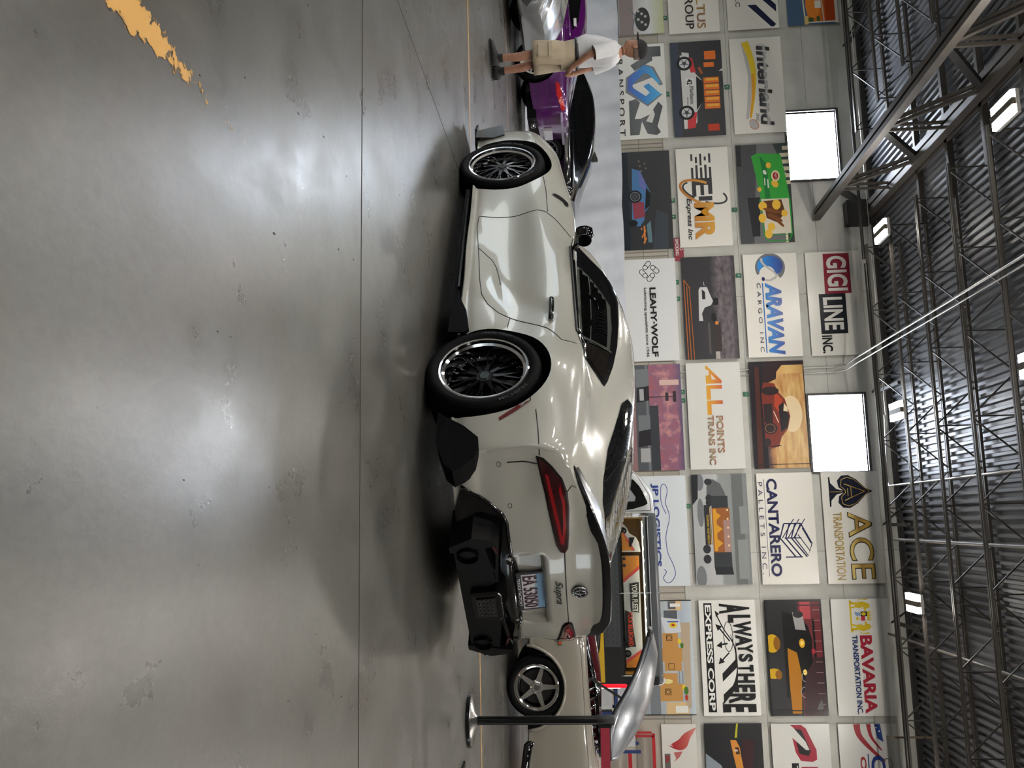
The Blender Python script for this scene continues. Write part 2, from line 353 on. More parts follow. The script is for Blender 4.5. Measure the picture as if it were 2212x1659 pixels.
# ---------------------------------------------------------------- bar joists along the wall, girder towards the camera
JS = mat('403c37', .5, .3); JD = mat('35322e', .5, .3)
def joist(x0, x1, off, label):
    t = thing('roof_joist', label, 'roof joist', (0, 0, 0), group='steel bar joists under the roof deck'); z0, z1 = 7.1, 7.80
    b = MB()
    for s in (-1, 1): b.bar((x0, s*.03, z0), (x1, s*.03, z0), .036, .042)
    b.build('bottom_chord', JS, t); b = MB()
    for s in (-1, 1): b.bar((x0, s*.035, z1), (x1, s*.035, z1), .045, .05)
    b.build('top_chord', JS, t); b = MB(); n0 = math.ceil((x0-off)/1.385); n1 = math.floor((x1-off)/1.385)
    for n in range(n0, n1+1):
        x = off+1.385*n; b.bar((x, 0, z0), (x, 0, z1), .022)
        for s in (-1, 1):
            if x0-.1 < x+s*.69 < x1+.1: b.bar((x+s*.03, 0, z0), (x+s*.67, 0, z1), .024)
    b.build('web', JD, t); return t
ORD = ['nearest the poster wall', 'second from the poster wall', 'third from the poster wall', 'fourth from the poster wall', 'fifth from the poster wall', 'sixth from the poster wall', 'seventh from the poster wall', 'eighth from the poster wall', 'ninth from the poster wall', 'tenth from the poster wall']
for side, (a, c) in (('right', (-5.75, 9.9)), ('left', (-16.9, -8.3))):
    for i in range(9 if side == 'right' else 7):
        t = joist(a, c, -4.3 if side == 'right' else -9.75, 'dark steel bar joist %s, %s of the big girder' % (ORD[i], side)); t.location = (0, 18.95-1.45*i, 0)
        if side == 'right' and i: MB().box((-7, -.05, 7.72), (-5.7, .05, 7.83)).build('joist_seat', JS, t)
        if side == 'left' and i: MB().box((-8.4, -.05, 7.72), (-6.8, .05, 7.83)).build('joist_seat', JS, t)
g = thing('roof_girder', 'deep dark steel truss girder running from the poster wall towards the viewer', 'girder', (-6.93, 0, 0))
GM = noisy('3f3a35', '4d4740', 3, .5, .3)
b = MB()
for s in (-1, 1): b.bar((s*.075, 20.35, 6.5), (s*.075, 0, 6.5), .10, .14)
b.build('bottom_chord', GM, g); b = MB()
for s in (-1, 1): b.bar((s*.085, 20.4, 7.62), (s*.085, 0, 7.62), .12, .16)
b.box((-.2, 0, 7.72), (.2, 20.4, 7.75)).build('top_chord', GM, g)
for k in range(5):
    y = 18.6-2.9*k
    for s in (-1, 1): MB().bar((s*.05, y-.15, 6.56), (s*.05, y-1.42, 7.6), .055, .075).build('diagonal', GM, g)
    MB().bar((0, y+.1, 6.56), (0, y+1.45, 7.6), .11, .12).build('diagonal', mat('24221f', .5, .3), g)
    for s in (-1, 1): MB().bar((s*.05, y, 6.56), (s*.05, y, 7.6), .05, .05).build('vertical', GM, g)
MB().box((-.28, 20.2, 7.15), (.28, 20.5, 7.7)).build('bearing_seat', mat('1c1b1a', .6), g)
MB().box((-.09, 20.3, 6.44), (.09, 20.52, 6.58)).build('end_plate', mat('8a857c', .8), g)
t = thing('alarm_bell', 'round red fire alarm bell fixed to the girder', 'alarm bell', (-7.09, 11.93, 6.66))
MB().lathe([(0, -.06), (.05, -.055), (.10, -.03), (.11, 0), (.05, .01), (0, .01)], 20, 'x').build('gong', mat('b3202c', .3, coat=.5), t, 40); MB().box((0, -.06, -.12), (.06, .06, .03)).build('back_box', mat('6b2a2a', .5), t)
# conduits and pipes
def pipe(name, pts, r, m, label, cat='pipe', n=8):
    o = MB().tube(pts, r, n).build(name, m, None, 50); return tag(o, label, cat)
GAL = mat('b9b8b4', .28, .9)
pipe('conduit', [(-3.36, YW-.03, 3.1), (-3.36, YW-.03, 6.6), (-3.38, YW-.16, 6.88), (-3.42, 19.6, 6.92), (-3.44, 8, 6.95)], .02, GAL, 'bright galvanised conduit climbing the wall then crossing the joists towards the viewer', 'conduit')
pipe('conduit', [(-3.24, YW-.03, 3.1), (-3.24, YW-.03, 6.6), (-3.26, YW-.16, 6.88), (-3.30, 19.6, 6.92), (-3.32, 8, 6.95)], .013, GAL, 'thinner galvanised conduit running beside the bright one up the wall', 'conduit')
pipe('conduit', [(-2.1, 19.3, 7.3), (-.75, 19.3, 7.25), (-.6, 19.1, 7.2), (-.62, 8, 7.2)], .02, GAL, 'thin bright conduit bending beside the lamp near the ACE banner', 'conduit')
pipe('sprinkler_pipe', [(.5, 19.5, 7.35), (.5, 4, 7.35)], .028, mat('6b6762', .5, .3), 'dark sprinkler pipe crossing the joists right of the bent conduit', 'pipe')
pipe('sprinkler_pipe', [(2.5, 20.2, 7.3), (2.35, 4, 7.3)], .03, mat('5c5650', .5, .3), 'dark sprinkler pipe crossing the joists over the BAVARIA banner', 'pipe')
pipe('gas_pipe', [(-16.8, 18.86, 7.02), (-5.6, 18.86, 7.0), (-5.4, 18.86, 7.0)], .035, mat('3a3936', .35, .6), 'dark pipe strapped along the joist nearest the wall on the left side')
pipe('gas_pipe', [(-5.3, 18.86, 7.03), (9.8, 18.86, 7.03)], .04, mat('33322f', .35, .6), 'dark glossy pipe strapped along the joist nearest the wall over the banners')
pipe('cable', [(-16.8, 19.5, 7.35), (-5, 19.6, 7.42), (-1.9, 19.6, 7.42)], .012, GAL, 'thin bright wire pipe running along just below the roof at the wall', 'conduit')
for lab, x in (('above the orange truck poster', -11.15), ('left of the right hand window head', -2.75), ('above the ACE banner', .2), ('above the BAVARIA crest', 2.3)):
    t = thing('joist_brace', 'black steel angle brace on the wall '+lab, 'wall brace', (x, YW, 7.55))
    MB().bar((0, 0, 0), (0, -1.5, 0), .07, .06).build('arm', mat('1b1a19', .5), t); MB().bar((0, -.05, -.1), (-.55, -1.0, .22), .03).build('strut', mat('1b1a19', .5), t)
t = thing('unistrut_bracket', 'perforated strut bracket with a hook hanging before the OIL banner', 'bracket', (4.45, 19.6, 6.9))
MB().box((0, 0, 0), (1.6, .05, .05)).build('rail', mat('4a4742', .4, .6), t); MB().bar((.03, .02, .05), (.03, .02, .9), .035).build('hanger', mat('6a5a45', .6), t); MB().tube([(.55+.12*cos(a), -.02, -.04+.1*sin(a)) for a in [rad(20+20*i) for i in range(13)]], .008, 6).build('hook', mat('2b2a28', .5), t)
# ================================================================= banners and posters on the wall (art units: 200 x 100 per 2.44 x 1.22 m)
INK = lambda c: mat(c, .32, spec=.22)
def poster(name, x, z, base, label, art=(), texts=(), W=200, H=100, y=YW-.07, kind='banner', top=True):
    t = thing(name, label, kind, (x, y, z), 0, 'banners and posters hung on the wall')
    b = MB(); b.box((0, 0, 0), (W*K, .012, H*K)); b.build('sheet', base if not isinstance(base, str) else mat(base, .3, spec=.35), t)
    if art:
        b = MB(); ms = []
        for i, (m, polys) in enumerate(art):
            m = INK(m) if isinstance(m, str) else m
            if m not in ms: ms.append(m)
            b.mi = ms.index(m)
            if polys and isinstance(polys[0][0], (int, float)): polys = [polys]
            for j, p in enumerate(polys): b.poly([(max(0, min(W, u))*K, -.001-.00035*i-.000012*(j % 25), max(0, min(H, v))*K) for u, v in p])
        b.build('artwork', ms, t, fix=False)
    for i, (s, c, bx, kw) in enumerate(texts):
        me = text_mesh(s, bx[0]*K, bx[1]*K, bx[2]*K, bx[3]*K, y=-.012-.0004*i, **kw); link('lettering', me, INK(c) if isinstance(c, str) else c, t)
    if top:
        for u in (2, 100, 198):
            if u <= W: MB().bar((u*K, .006, H*K-.03), (u*K, .064, H*K+.12), .006).build('tie', mat('c8c6c0', .5), t)
    return t
C1, C2, C3, C4, C5, C6, C7, C0 = -11.5, -8.745, -6.075, -3.55, -.99, 1.785, 4.38, -14.17
R1, R2, R3, R4 = 1.975, 3.345, 4.765, 6.185
WH = 'e4e0d7'; WB = 'cfd0cd'
B_ = dict
# --- column at the left edge
poster('poster', C0-.05, 2.0, ramp([(0, '8c8c90'), (.35, 'b9b4b4'), (.7, 'd8d8d8'), (1, 'c0c48c')], 'Z', 0, 1.22), 'poster of a chrome motorcycle engine at the lower left edge of the wall',
 [('8d7f7d', Rr(0, 12, 200, 40)), ('2e2e30', El(168, 58, 26, 15)), ('b8b4ac', [p for k in range(6) for p in [El(150+6*k, 50+(k % 3)*7, 3, 3, 0, 10)]]), ('75787c', Ln([(140, 30), (160, 44), (190, 36)], 3)), ('4a4c4e', Rr(0, 0, 200, 10))])
poster('banner', C0, R2, WH, 'white banner with LTUS OUP lettering in brown and black, cut by the left edge', [], [('ALTUS', ramp([(0, '6b3a2a'), (.4, 'b5924a'), (.7, '7a4526'), (1, 'a37c46')], 'X', 1.2, 2.4), (104, 56, 192, 73), B_(bold=.012)), ('GROUP', '2a2422', (104, 33, 192, 50), B_(bold=.012))])
poster('banner', C0, R3, WH, 'white LLC banner with navy slanted stripes, cut by the left edge', [('1b2140', [[(148, 40), (148, 57), (192, 94), (197, 90), (197, 84)], [(112, 46), (112, 62), (150, 96), (166, 96)]])], [('LLC', '33363d', (124, 17, 151, 26), {})])
poster('poster', C0-.03, R4+.01, '4c6684', 'poster of an orange tractor truck under a white frame at upper left edge',
 [('d8722e', Rr(120, 38, 196, 88)), ('b9491f', Rr(120, 72, 196, 92)), ('e88a35', El(158, 50, 30, 14)), ('e7dfcf', Ln([(110, 96), (118, 30), (196, 34), (196, 96)], 3)+Ln([(112, 66), (198, 70)], 2)), ('e9e4d8', Rr(150, 54, 166, 66)), ('ddd6c8', Rr(0, 92, 200, 100)), ('3b5d35', [Rr(186, 40, 195, 50), Rr(184, 56, 194, 62)]), ('d9c07a', Rr(182, 32, 200, 40)), ('d4c9ae', [El(118, 18+6*k, 3, 2.2, 0, 8) for k in range(4)])], H=98)
# --- VGZ column
GR = ramp([(0, '1f2022'), (.5, '5d6064'), (1, '232427')], 'Z', 0, 1.22); BL = ramp([(0, '3a3fae'), (.5, '1c7fd0'), (1, '3fb0e6')], 'Z', .2, 1.1)
poster('banner', C1-.01, R1, 'e6e6e1', 'white TRANSPORT banner with blue G and grey Z logo behind the man',
 [(GR, [[(10, 62), (28, 62), (28, 93), (10, 93)], [(25, 62), (44, 32), (56, 40), (36, 76), (28, 76)], [(6, 93), (6, 58), (20, 40), (28, 54), (28, 93)]]),
  ('7b7f86', [(43, 61), (50, 78), (88, 95), (90, 88), (72, 74), (86, 34), (101, 40), (112, 60), (108, 94), (133, 63), (101, 20), (70, 22)]), (BL, [[(45, 58), (52, 74), (87, 91), (84, 84), (64, 66), (62, 58), (84, 36), (90, 33), (97, 25), (71, 26)], [(97, 25), (90, 33), (111, 60), (104, 68), (90, 56), (84, 66), (108, 90), (129, 62)]]),
  (GR, [[(120, 26), (116, 40), (124, 48), (158, 36), (158, 48), (150, 66), (124, 84), (134, 92), (176, 80), (188, 86), (194, 78), (190, 60), (164, 50), (192, 44), (192, 26)]]), ('dcdcd8', [(150, 66), (138, 72), (150, 76), (168, 70), (164, 58)])],
 [('TRANSPORT', '2c2d30', (8, 6, 193, 17), B_(spacing=1.5, bold=.015))])
poster('poster', C1, R2, '26262b', 'night photo poster of a red and white touring race car with number 42',
 [('3a4152', Rr(0, 0, 200, 16)), ('e8772e', [Rr(22, 66, 40, 88), Rr(46, 64, 56, 84)]+[Rr(78+13.5*k, 62, 90+13.5*k, 92) for k in range(5)]), ('f2b54a', [Rr(80+13.5*k, 66, 85+13.5*k, 90) for k in range(5)]), ('c8432a', [Rr(176, 66, 190, 88)]), ('d8d6d4', [[(28, 18), (30, 30), (44, 34), (70, 48), (82, 58), (128, 58), (150, 46), (170, 46), (182, 38), (184, 20)], [(22, 22), (32, 22), (34, 36), (24, 36)]]), ('cf3b40', [[(32, 30), (36, 42), (66, 48), (66, 38)], [(150, 28), (150, 46), (182, 42), (184, 26)]]), ('16181c', [[(74, 48), (86, 60), (126, 60), (146, 46)], El(46, 26, 15, 15), El(150, 26, 15, 15)]), ('d0d0d2', [El(46, 26, 10, 10), El(150, 26, 10, 10)]), ('44464a', [El(46, 26, 4, 4), El(150, 26, 4, 4)]+[p for cx in (46, 150) for k in range(5) for p in Ln([(cx+3*cos(1.26*k), 26+3*sin(1.26*k)), (cx+9*cos(1.26*k), 26+9*sin(1.26*k))], 1.6)]), ('e9e9e7', Rr(78, 27, 94, 43)), ('b0572c', Ln([(56, 54), (70, 60)], 5)), ('d8d8d0', [(66, 92), (66, 100), (60, 100)])],
 [('42', '17181a', (80, 29, 92, 40), B_(bold=.02)), ('Marlboro', '1e1f24', (96, 34, 132, 42), {}), ('ROLEX', '333', (78, 44, 96, 47), {}) if 0 else ('shell', '3a3a40', (118, 28, 140, 31), {})])
SIL = ramp([(0, '0e0f11'), (.45, '34363a'), (.6, 'c8c8c8'), (.75, '141516'), (1, '050505')], 'Z', .6, .95)
poster('banner', C1, R3, WH, 'white Interland inc. banner with a yellow and silver swoosh',
 [('bcbab6', Ln([(8, 28), (44, 33), (80, 37), (112, 34), (146, 30), (170, 26)], 12, 5, 6)), ('e6c62c', Ln([(8, 30), (40, 39), (76, 44), (111, 42), (147, 37), (168, 33)], 14, 3, 6)), ('e0a02a', Ln([(76, 42), (111, 41), (147, 36), (168, 32)], 7, 3, 6)), ('b8b6b4', El(182, 38, 11, 8, 30)), ('d07048', Rg(182, 38, 11, 8, 1.2, 30, -90, 200)), ('c9c5bf', [(14, 52), (22, 52), (22, 74), (14, 66)])],
 [('Interland', SIL, (18, 51, 186, 77), B_(bold=.035, shear=.12)), ('inc.', '55524e', (160, 43, 178, 50), B_(shear=.15))])
# --- second column
poster('poster', C2, R1, '23252a', 'dark night poster of a blue and red sports coupe',
 [('1c232e', Rr(0, 0, 200, 18)), ('3a4048', [(120, 70), (200, 60), (200, 90), (130, 92)]), ('4b78a8', [(34, 26), (40, 42), (62, 50), (84, 60), (112, 58), (124, 48), (140, 46), (152, 38), (152, 22)]), ('8f3c4c', [(100, 24), (104, 46), (134, 48), (138, 26)]), ('6a6fb0', [(36, 38), (60, 50), (84, 52), (70, 40)]), ('12151a', [El(92, 30, 13, 13), El(146, 24, 7, 9), [(74, 52), (86, 60), (112, 58), (120, 48)]]), ('767b80', Rg(92, 30, 9, 9, 1.5)), ('3f4449', El(92, 30, 7, 7)), ('d8843a', [El(158+k*4, 40+(k*7 % 9), 2.2, 1.6, 0, 8) for k in range(8)]+[Rr(152, 44, 186, 47)]), ('5f7d86', [(150, 50), (186, 52), (186, 60), (142, 58)]), ('6f5f56', [El(20+5*k, 40+(k*11 % 20), 2.4, 2, 0, 8) for k in range(5)])], [('AVVISA', '2f3540', (70, 78, 180, 88), {})] if 0 else [])
OR = ramp([(0, 'b9741a'), (1, 'd9a032')], 'Z', .3, .9)
poster('banner', C2-.015, R2, WH, 'white EMR Express Inc banner with orange letters and speed lines',
 [('3a3a3d', [Rr(12+k % 2*6, 28+8.6*k, 26+k % 3*5, 32+8.6*k) for k in range(5)]+[Rr(40-5*(k % 2), 28+8.6*k, 66, 32.4+8.6*k) for k in range(5)]+[Rr(62, 28, 76, 67), Rr(70, 28, 99, 36), Rr(70, 44, 97, 51), Rr(70, 59, 95, 67), Rr(99, 40, 108, 66)]), ('3a3a3d', Rg(92, 52, 44, 17, 3.5, 68, 150, 250)+Rg(92, 52, 44, 17, 3.5, 68, -80, 40)), (OR, Rg(93, 52, 50, 21, 5, 66, 95, 300))],
 [('MR', OR, (112, 30, 186, 68), B_(bold=.05)), ('Express Inc', '2b2b2d', (102, 14, 186, 26), B_(shear=.25, bold=.02))])
poster('poster', C2-.03, R3, '6a6b6c', 'poster of a green chip bag shaped trailer full of potato chips',
 [('4a4b4e', [(0, 0), (200, 0), (200, 24), (0, 40)]), ('d9cfb4', Rr(60, 84, 200, 100)), ('3a4440', [(0, 70), (60, 92), (200, 88), (200, 100), (0, 100)]), ('cfc4a6', [Rr(6+14*k, 88-k % 3*6, 14+14*k, 100) for k in range(6)]), ('3ba040', [(18, 40), (22, 84), (60, 90), (112, 96), (112, 42), (60, 34), (24, 28)]), ('1f7a3a', [(24, 44), (60, 48), (112, 50), (112, 60), (40, 56)]), ('2b2c30', [(108, 16), (108, 40), (186, 36), (186, 22)]), ('d8cdb8', [(112, 42), (112, 94), (182, 96), (182, 46)]), ('5f3a24', [(116, 46), (114, 80), (140, 86), (160, 70), (150, 50)]), ('2f9a3c', Ln([(112, 40), (184, 44), (184, 96), (112, 96)], 2.5)+Ln([(184, 44), (196, 50), (196, 90), (184, 96)], 2)), ('e8b743', [El(126, 44, 9, 8), El(124, 70, 10, 8), El(142, 84, 7, 6), El(168, 58, 8, 7), El(150, 42, 9, 7), El(182, 52, 9, 7), El(92, 40, 5, 4), El(44, 60, 6, 5), El(82, 70, 8, 6, 30)]), ('7a4a28', [El(150, 66, 16, 4, 60), El(136, 62, 18, 4, 75), El(160, 74, 12, 3, 40)]), ('e9dcae', [El(66, 72, 11, 8)]), ('a02f3a', [El(66, 72, 8, 5.5)]), ('e6e4d8', [El(58, 52, 5, 3, 20), Rr(70, 50, 84, 52), Rr(72, 56, 90, 58)]), ('2b2c2e', [(0, 0), (44, 0), (44, 8), (0, 10)])],
 [("Lay's", 'e8e4d0', (60, 70, 72, 75), B_(shear=.2))])
# --- third column
def pill(cx, cy, rot): 
    r = rad(rot); dx, dy = 5*cos(r), 5*sin(r); o = []
    for s in (-1, 1): o += Ln(El(cx+s*dx, cy+s*dy, 4.4, 4.4, rot+(90 if s < 0 else -90), 12, 0, 180), 1.3)
    for s in (-1, 1): o += Ln([(cx-dx-s*4.4*sin(r), cy-dy+s*4.4*cos(r)), (cx+dx-s*4.4*sin(r), cy+dy+s*4.4*cos(r))], 1.3)
    return o+Rg(cx-dx, cy-dy, 4.4, 4.4, 1.2)
poster('banner', C3, R1+.005, 'dcdddc', 'white LEAHY·WOLF banner with a chain link symbol above the car roof', [('1c1c1e', pill(13, 46, 140)+pill(21, 61, 45)+pill(29, 39, 220)+pill(36.5, 53, -40))], [('LEAHY·WOLF', '18181a', (57, 49, 192, 61), B_(bold=.035)), ('Lubricating specialists since 1946', '2a2a2c', (57, 37, 192, 44), B_(bold=.012))])
poster('poster', C3, R2, ramp([(0, '14131a'), (.55, '1b1820'), (.72, '6d6167'), (.85, '5a5258'), (1, '1f1d22')], 'Z', 0, 1.22), 'dark dusk poster of a white semi truck on a road with orange lines',
 [(noisy('3b343a', '75696e', 5, .4, stretch=(1, 1, 2)), Rr(0, 64, 200, 92)), ('b4652a', Ln([(44, 3), (200, 5)], 1.6)+Ln([(58, 8), (200, 10)], 1.6)+Ln([(60, 13), (200, 16)], 1.4)+Ln([(44, 3), (62, 14)], 1.8)), ('d0ced0', [(60, 33), (60, 46), (72, 50), (88, 56), (96, 52), (100, 40), (112, 34), (126, 36), (126, 28), (66, 30)]), ('24222a', [(64, 36), (70, 42), (84, 42), (84, 36)]), ('1a1a1e', [El(120, 56, 9, 5), Rr(82, 56, 96, 66)]), ('57504f', Rr(130, 44, 190, 48)), ('b4aca6', Rr(182, 56, 200, 64)), ('3a3032', Rr(130, 54, 186, 68)), ('d8893c', Rr(128, 58, 134, 64)), ('c8c4c0', Ln([(50, 40), (58, 41)], 1))])
BLU = ramp([(0, '1b86cf'), (.55, '1a5fb0'), (1, '1d2f7c')], 'Z', .4, .9)
poster('banner', C3, R3, WH, 'white CARAVAN CARGO INC banner with a blue and chrome crescent C',
 [('6f7074', [*Rg(27, 50, 24, 24, 8, 0, 40, 300)]), (BLU, El(24, 50, 20, 24)), (WH, El(40, 44, 16, 15)), ('b9b4b0', Ln([(8, 34), (20, 38), (40, 60), (50, 58)], 5, 2, 6)+Ln([(46, 60), (52, 48), (50, 36)], 5, 3, 4)), ('1a6ab8', Rr(57, 33, 192, 35)), ('2d2a5c', El(49, 36, 4, 3))],
 [('ARAVAN', BLU, (57, 38, 196, 68), B_(shear=.2, bold=.05)), ('CARGO INC', '2c3038', (57, 23, 190, 30), B_(spacing=1.7))])
poster('banner', C3+.01, R4, WH, 'white GIGI LINE INC. banner with red and black blocks', [('8e2a3a', [(4, 33), (82, 32), (82, 81), (4, 81)]), ('15171e', [(82, 20), (159, 20), (159, 69), (82, 69)])], [('GIGI', 'e2ddd6', (9, 38, 77, 75), B_(bold=.03)), ('LINE', 'e2ddd6', (89, 27, 152, 62), B_(bold=.03)), ('INC.', '18181c', (162, 20, 196, 39), B_(bold=.03))])
t = thing('no_smoking_sign', 'small red NO SMOKING sign half covered by the EMR banner', 'sign', (-6.56, YW-.045, 3.2)); MB().box((0, 0, 0), (.55, .01, .22)).build('plate', mat('8e2638', .4), t); link('lettering', text_mesh('SMOKING', .02, .03, .42, .11, -.002, bold=.02), INK('e2dcd8'), t); link('lettering', text_mesh('NO', .16, .13, .3, .2, -.002, bold=.02), INK('e2dcd8'), t)
# --- fourth column
poster('poster', C4, R1, ramp([(0, '8f6a6c'), (.35, 'b39092'), (.55, 'b8686a'), (.8, '8a5a70'), (1, '4a4468')], 'Z', .3, 1.25), 'sunset poster of parked grey trailers under a pink sky',
 [(noisy('a35a62', 'c98a86', 3, .4, c3='8a5a72', detail=6), [(0, 40), (200, 40), (200, 84), (120, 96), (0, 78)]), ('55585c', Rr(0, 14, 200, 40)), ('3c3f44', [Rr(78, 40, 200, 56)]), ('767a7e', [Rr(8, 16, 42, 40), Rr(96, 18, 128, 40), Rr(0, 34, 200, 38)]), ('2d2a2e', [(44, 18), (72, 16), (68, 40), (40, 40)]), ('2d2a2e', [(126, 18), (156, 16), (152, 40), (122, 40)]), ('a8a8a8', [Rr(46, 22, 68, 30), Rr(158, 20, 184, 38)]), ('3a2f34', Ln([(62, 40), (62, 88)], 1.6)+[Rr(54, 70, 70, 76), Rr(52, 84, 72, 90)]), ('d8b8ae', [Rr(30, 60, 40, 96)])])
FIRE = ramp([(0, 'd8a41e'), (.5, 'd98a24'), (1, 'c2541e')], 'Z', .4, .8)
poster('banner', C4, R2-.02, 'd8d7d1', 'white ALL POINTS TRANS INC banner with orange letters', [(FIRE, [[(5, 36), (5, 38), (34, 65), (40, 65), (40, 36), (24, 36), (24, 42), (15, 42), (12, 36)], Rr(43, 36, 70, 44), Rr(43, 36, 50, 65), Rr(72, 36, 99, 44), Rr(72, 36, 79, 65)]), ('d8d7d1', [(22, 46), (32, 47), (32, 55)])], [('POINTS', ramp([(0, '7a2f28'), (.5, '9a8a6a'), (1, 'a03a2a')], 'Z', .6, .8), (101, 51, 170, 64), B_(bold=.03)), ('TRANS INC', ramp([(0, '7a2f28'), (.5, '9a8a6a'), (1, 'a03a2a')], 'Z', .4, .6), (100, 35, 192, 47), B_(bold=.03))])
SUN = ramp([(0, '1a141c'), (.3, '4a2a26'), (.42, 'c98a48'), (.7, 'dbb56c'), (1, 'b98448')], 'Z', 0, 1.22)
poster('poster', C4+.015, R3-.015, SUN, 'golden sunset poster of an orange sports coupe with trees behind',
 [(noisy('b57a3a', 'e0bd78', 2.2, .4, stretch=(.6, 1, 3), detail=5), Rr(24, 40, 200, 98)), ('1c1720', Rr(0, 0, 200, 26)), ('4a241e', [(10, 10), (200, 6), (200, 16), (10, 18)]), ('2c1a1e', [(0, 26), (0, 100), (6, 100), (8, 60), (20, 50), (34, 48), (40, 34), (40, 22)]), ('e8cfa4', El(100, 72, 34, 20)), ('7a2f24', [(40, 24), (42, 44), (60, 52), (72, 62), (104, 70), (128, 64), (142, 52), (160, 46), (164, 30), (150, 22), (60, 20)]), ('b4462c', [(58, 44), (72, 58), (100, 52), (84, 42)]), ('1e171c', [(78, 58), (104, 68), (124, 64), (134, 52), (100, 50), (84, 50)]), ('ead6b0', [(80, 60), (88, 66), (96, 66), (94, 58)]), ('2b1f22', [El(126, 32, 11, 13), El(152, 26, 8, 6), El(56, 36, 8, 16), Rr(80, 22, 116, 38)]), ('8a5a44', Rg(126, 32, 8, 9, 1.4)), ('f0d8c0', Ln([(94, 40), (116, 48)], 1.4)), ('2e2222', Ln([(158, 50), (160, 30)], 2)), ('2a2228', [Rr(0, 0, 200, 1.5), Rr(0, 98.5, 200, 100), Rr(6, 0, 8, 100), Rr(192, 0, 193.5, 100)])])
# --- fifth column
poster('banner', C5, R1-.01, 'd6dce0', 'white logistics banner with a thin blue leaping cat line above the box truck',
 [('2f3f86', Ln([(70, 62), (48, 54), (20, 55), (16, 62), (28, 66), (50, 62), (76, 68), (110, 60), (140, 62), (160, 70), (176, 74), (184, 72), (192, 66), (194, 58), (186, 52), (178, 56), (174, 58), (170, 54)], 1.2, None, 5))], [('JP LOGISTICS', '35468c', (14, 36, 165, 50), B_(bold=.03))])
poster('poster', C5-.01, R2-.025, ramp([(0, 'a9aaab'), (.45, 'b8b9ba'), (.5, '8f9291'), (1, '7b7f80')], 'Z', 0, 1.22), 'grey poster of a semi trailer with an orange printed side',
 [('6a6d6c', [Rr(0, 72, 200, 92)]), ('8b8f8e', [Rr(60, 84, 110, 98), Rr(120, 78, 190, 96)]), ('5d6062', [(8, 28), (10, 40), (18, 52), (36, 60), (40, 60), (40, 26)]), ('2f3134', [El(14, 30, 6, 7), El(44, 30, 7, 6), El(52, 30, 7, 6), El(136, 22, 8, 7), El(154, 22, 8, 7), Rr(56, 20, 128, 32)]), ('35383c', [Rr(40, 34, 62, 64), Rr(142, 34, 168, 66)]), ('9a5e30', Rr(62, 34, 142, 66)), ('d79a2a', [Rr(64, 36, 140, 42), [(70, 42), (76, 50), (84, 42)], [(92, 42), (100, 52), (108, 42)], [(118, 42), (126, 52), (134, 42)]]), ('a8847a', Rr(84, 54, 142, 66)), ('e2c9a0', [El(66+16*k, 62, 2, 2, 0, 8) for k in range(5)]), ('24272b', [(168, 34), (168, 66), (182, 68), (182, 36)]), ('75797c', [El(186, 10, 20, 9), El(70, 14, 26, 6), El(14, 14, 16, 8)]), ('27292d', [(0, 0), (0, 12), (44, 10), (56, 0)]), ('d8b46a', Rr(60, 30, 128, 31))],
 [('GUARDING YOUR WEALTH', 'c9a83c', (74, 24, 126, 28), B_(bold=.02))])
poster('banner', C5, R3-.005, WH, 'white CANTARERO PALLETS INC. banner with stacked pallets drawing',
 [('23264e', Rr(10, 12.6, 186, 13.4)), ('23264e', [p for k in range(3) for p in Ln([(92, 44+10*k), (118, 36+10*k), (152, 62+10*k)], 2.6)+Ln([(84, 62+10*k), (118, 46+10*k-6)], 1.6)]+[(118, 64), (150, 86), (134, 92), (98, 74)][0:0]), ('23264e', Ln([(92, 74), (118, 62), (150, 84), (128, 92), (92, 74)], 2.2)+Ln([(100, 76), (128, 90)], 1.6)+Ln([(112, 68), (142, 88)], 1.6)+[p for x in (92, 118, 152) for p in Ln([(x, 44), (x, 74)], 2)])],
 [('CANTARERO', '23264e', (10, 17, 186, 36), B_(bold=.03)), ('PALLETS INC.', '3a3d58', (16, 1.5, 182, 9.5), B_(spacing=1.7))])
GOLD = ramp([(0, '9a7a2c'), (.4, 'd8bc6a'), (.6, '8e6c24'), (1, 'caa94e')], 'Z', .2, 1.1)
spade = [(36, 90), (30, 78), (14, 62), (6, 48), (7, 36), (16, 28), (28, 30), (34, 38), (31, 26), (20, 16), (9, 15), (9, 12.5), (63, 12.5), (63, 15), (52, 16), (41, 26), (38, 38), (44, 30), (56, 28), (65, 36), (66, 48), (58, 62), (42, 78)]
poster('banner', C5+.008, R4-.01, WH, 'white ACE TRANSPORTATION banner with a black spade and gold letters',
 [('15192a', spade), (GOLD, Ln([(36, 84), (14, 58), (10, 46), (14, 36), (26, 34), (34, 42), (38, 42), (46, 34), (58, 36), (62, 46), (58, 58), (36, 84)], 1.1)+Ln([(36, 76), (22, 40)], 1.3)+Ln([(36, 76), (52, 40)], 1.3)+Ln([(28, 52), (46, 52)], 1.2)+Ln([(30, 46), (44, 46)], 1)+Ln([(36, 14), (36, 36)], 1))],
 [('ACE', '2c2614', (72.5, 41, 193, 84.2), B_(bold=.022)), ('ACE', GOLD, (74, 42.5, 191.5, 82.7), {}), ('TRANSPORTATION', GOLD, (73, 16, 193, 32), B_(bold=.01))])
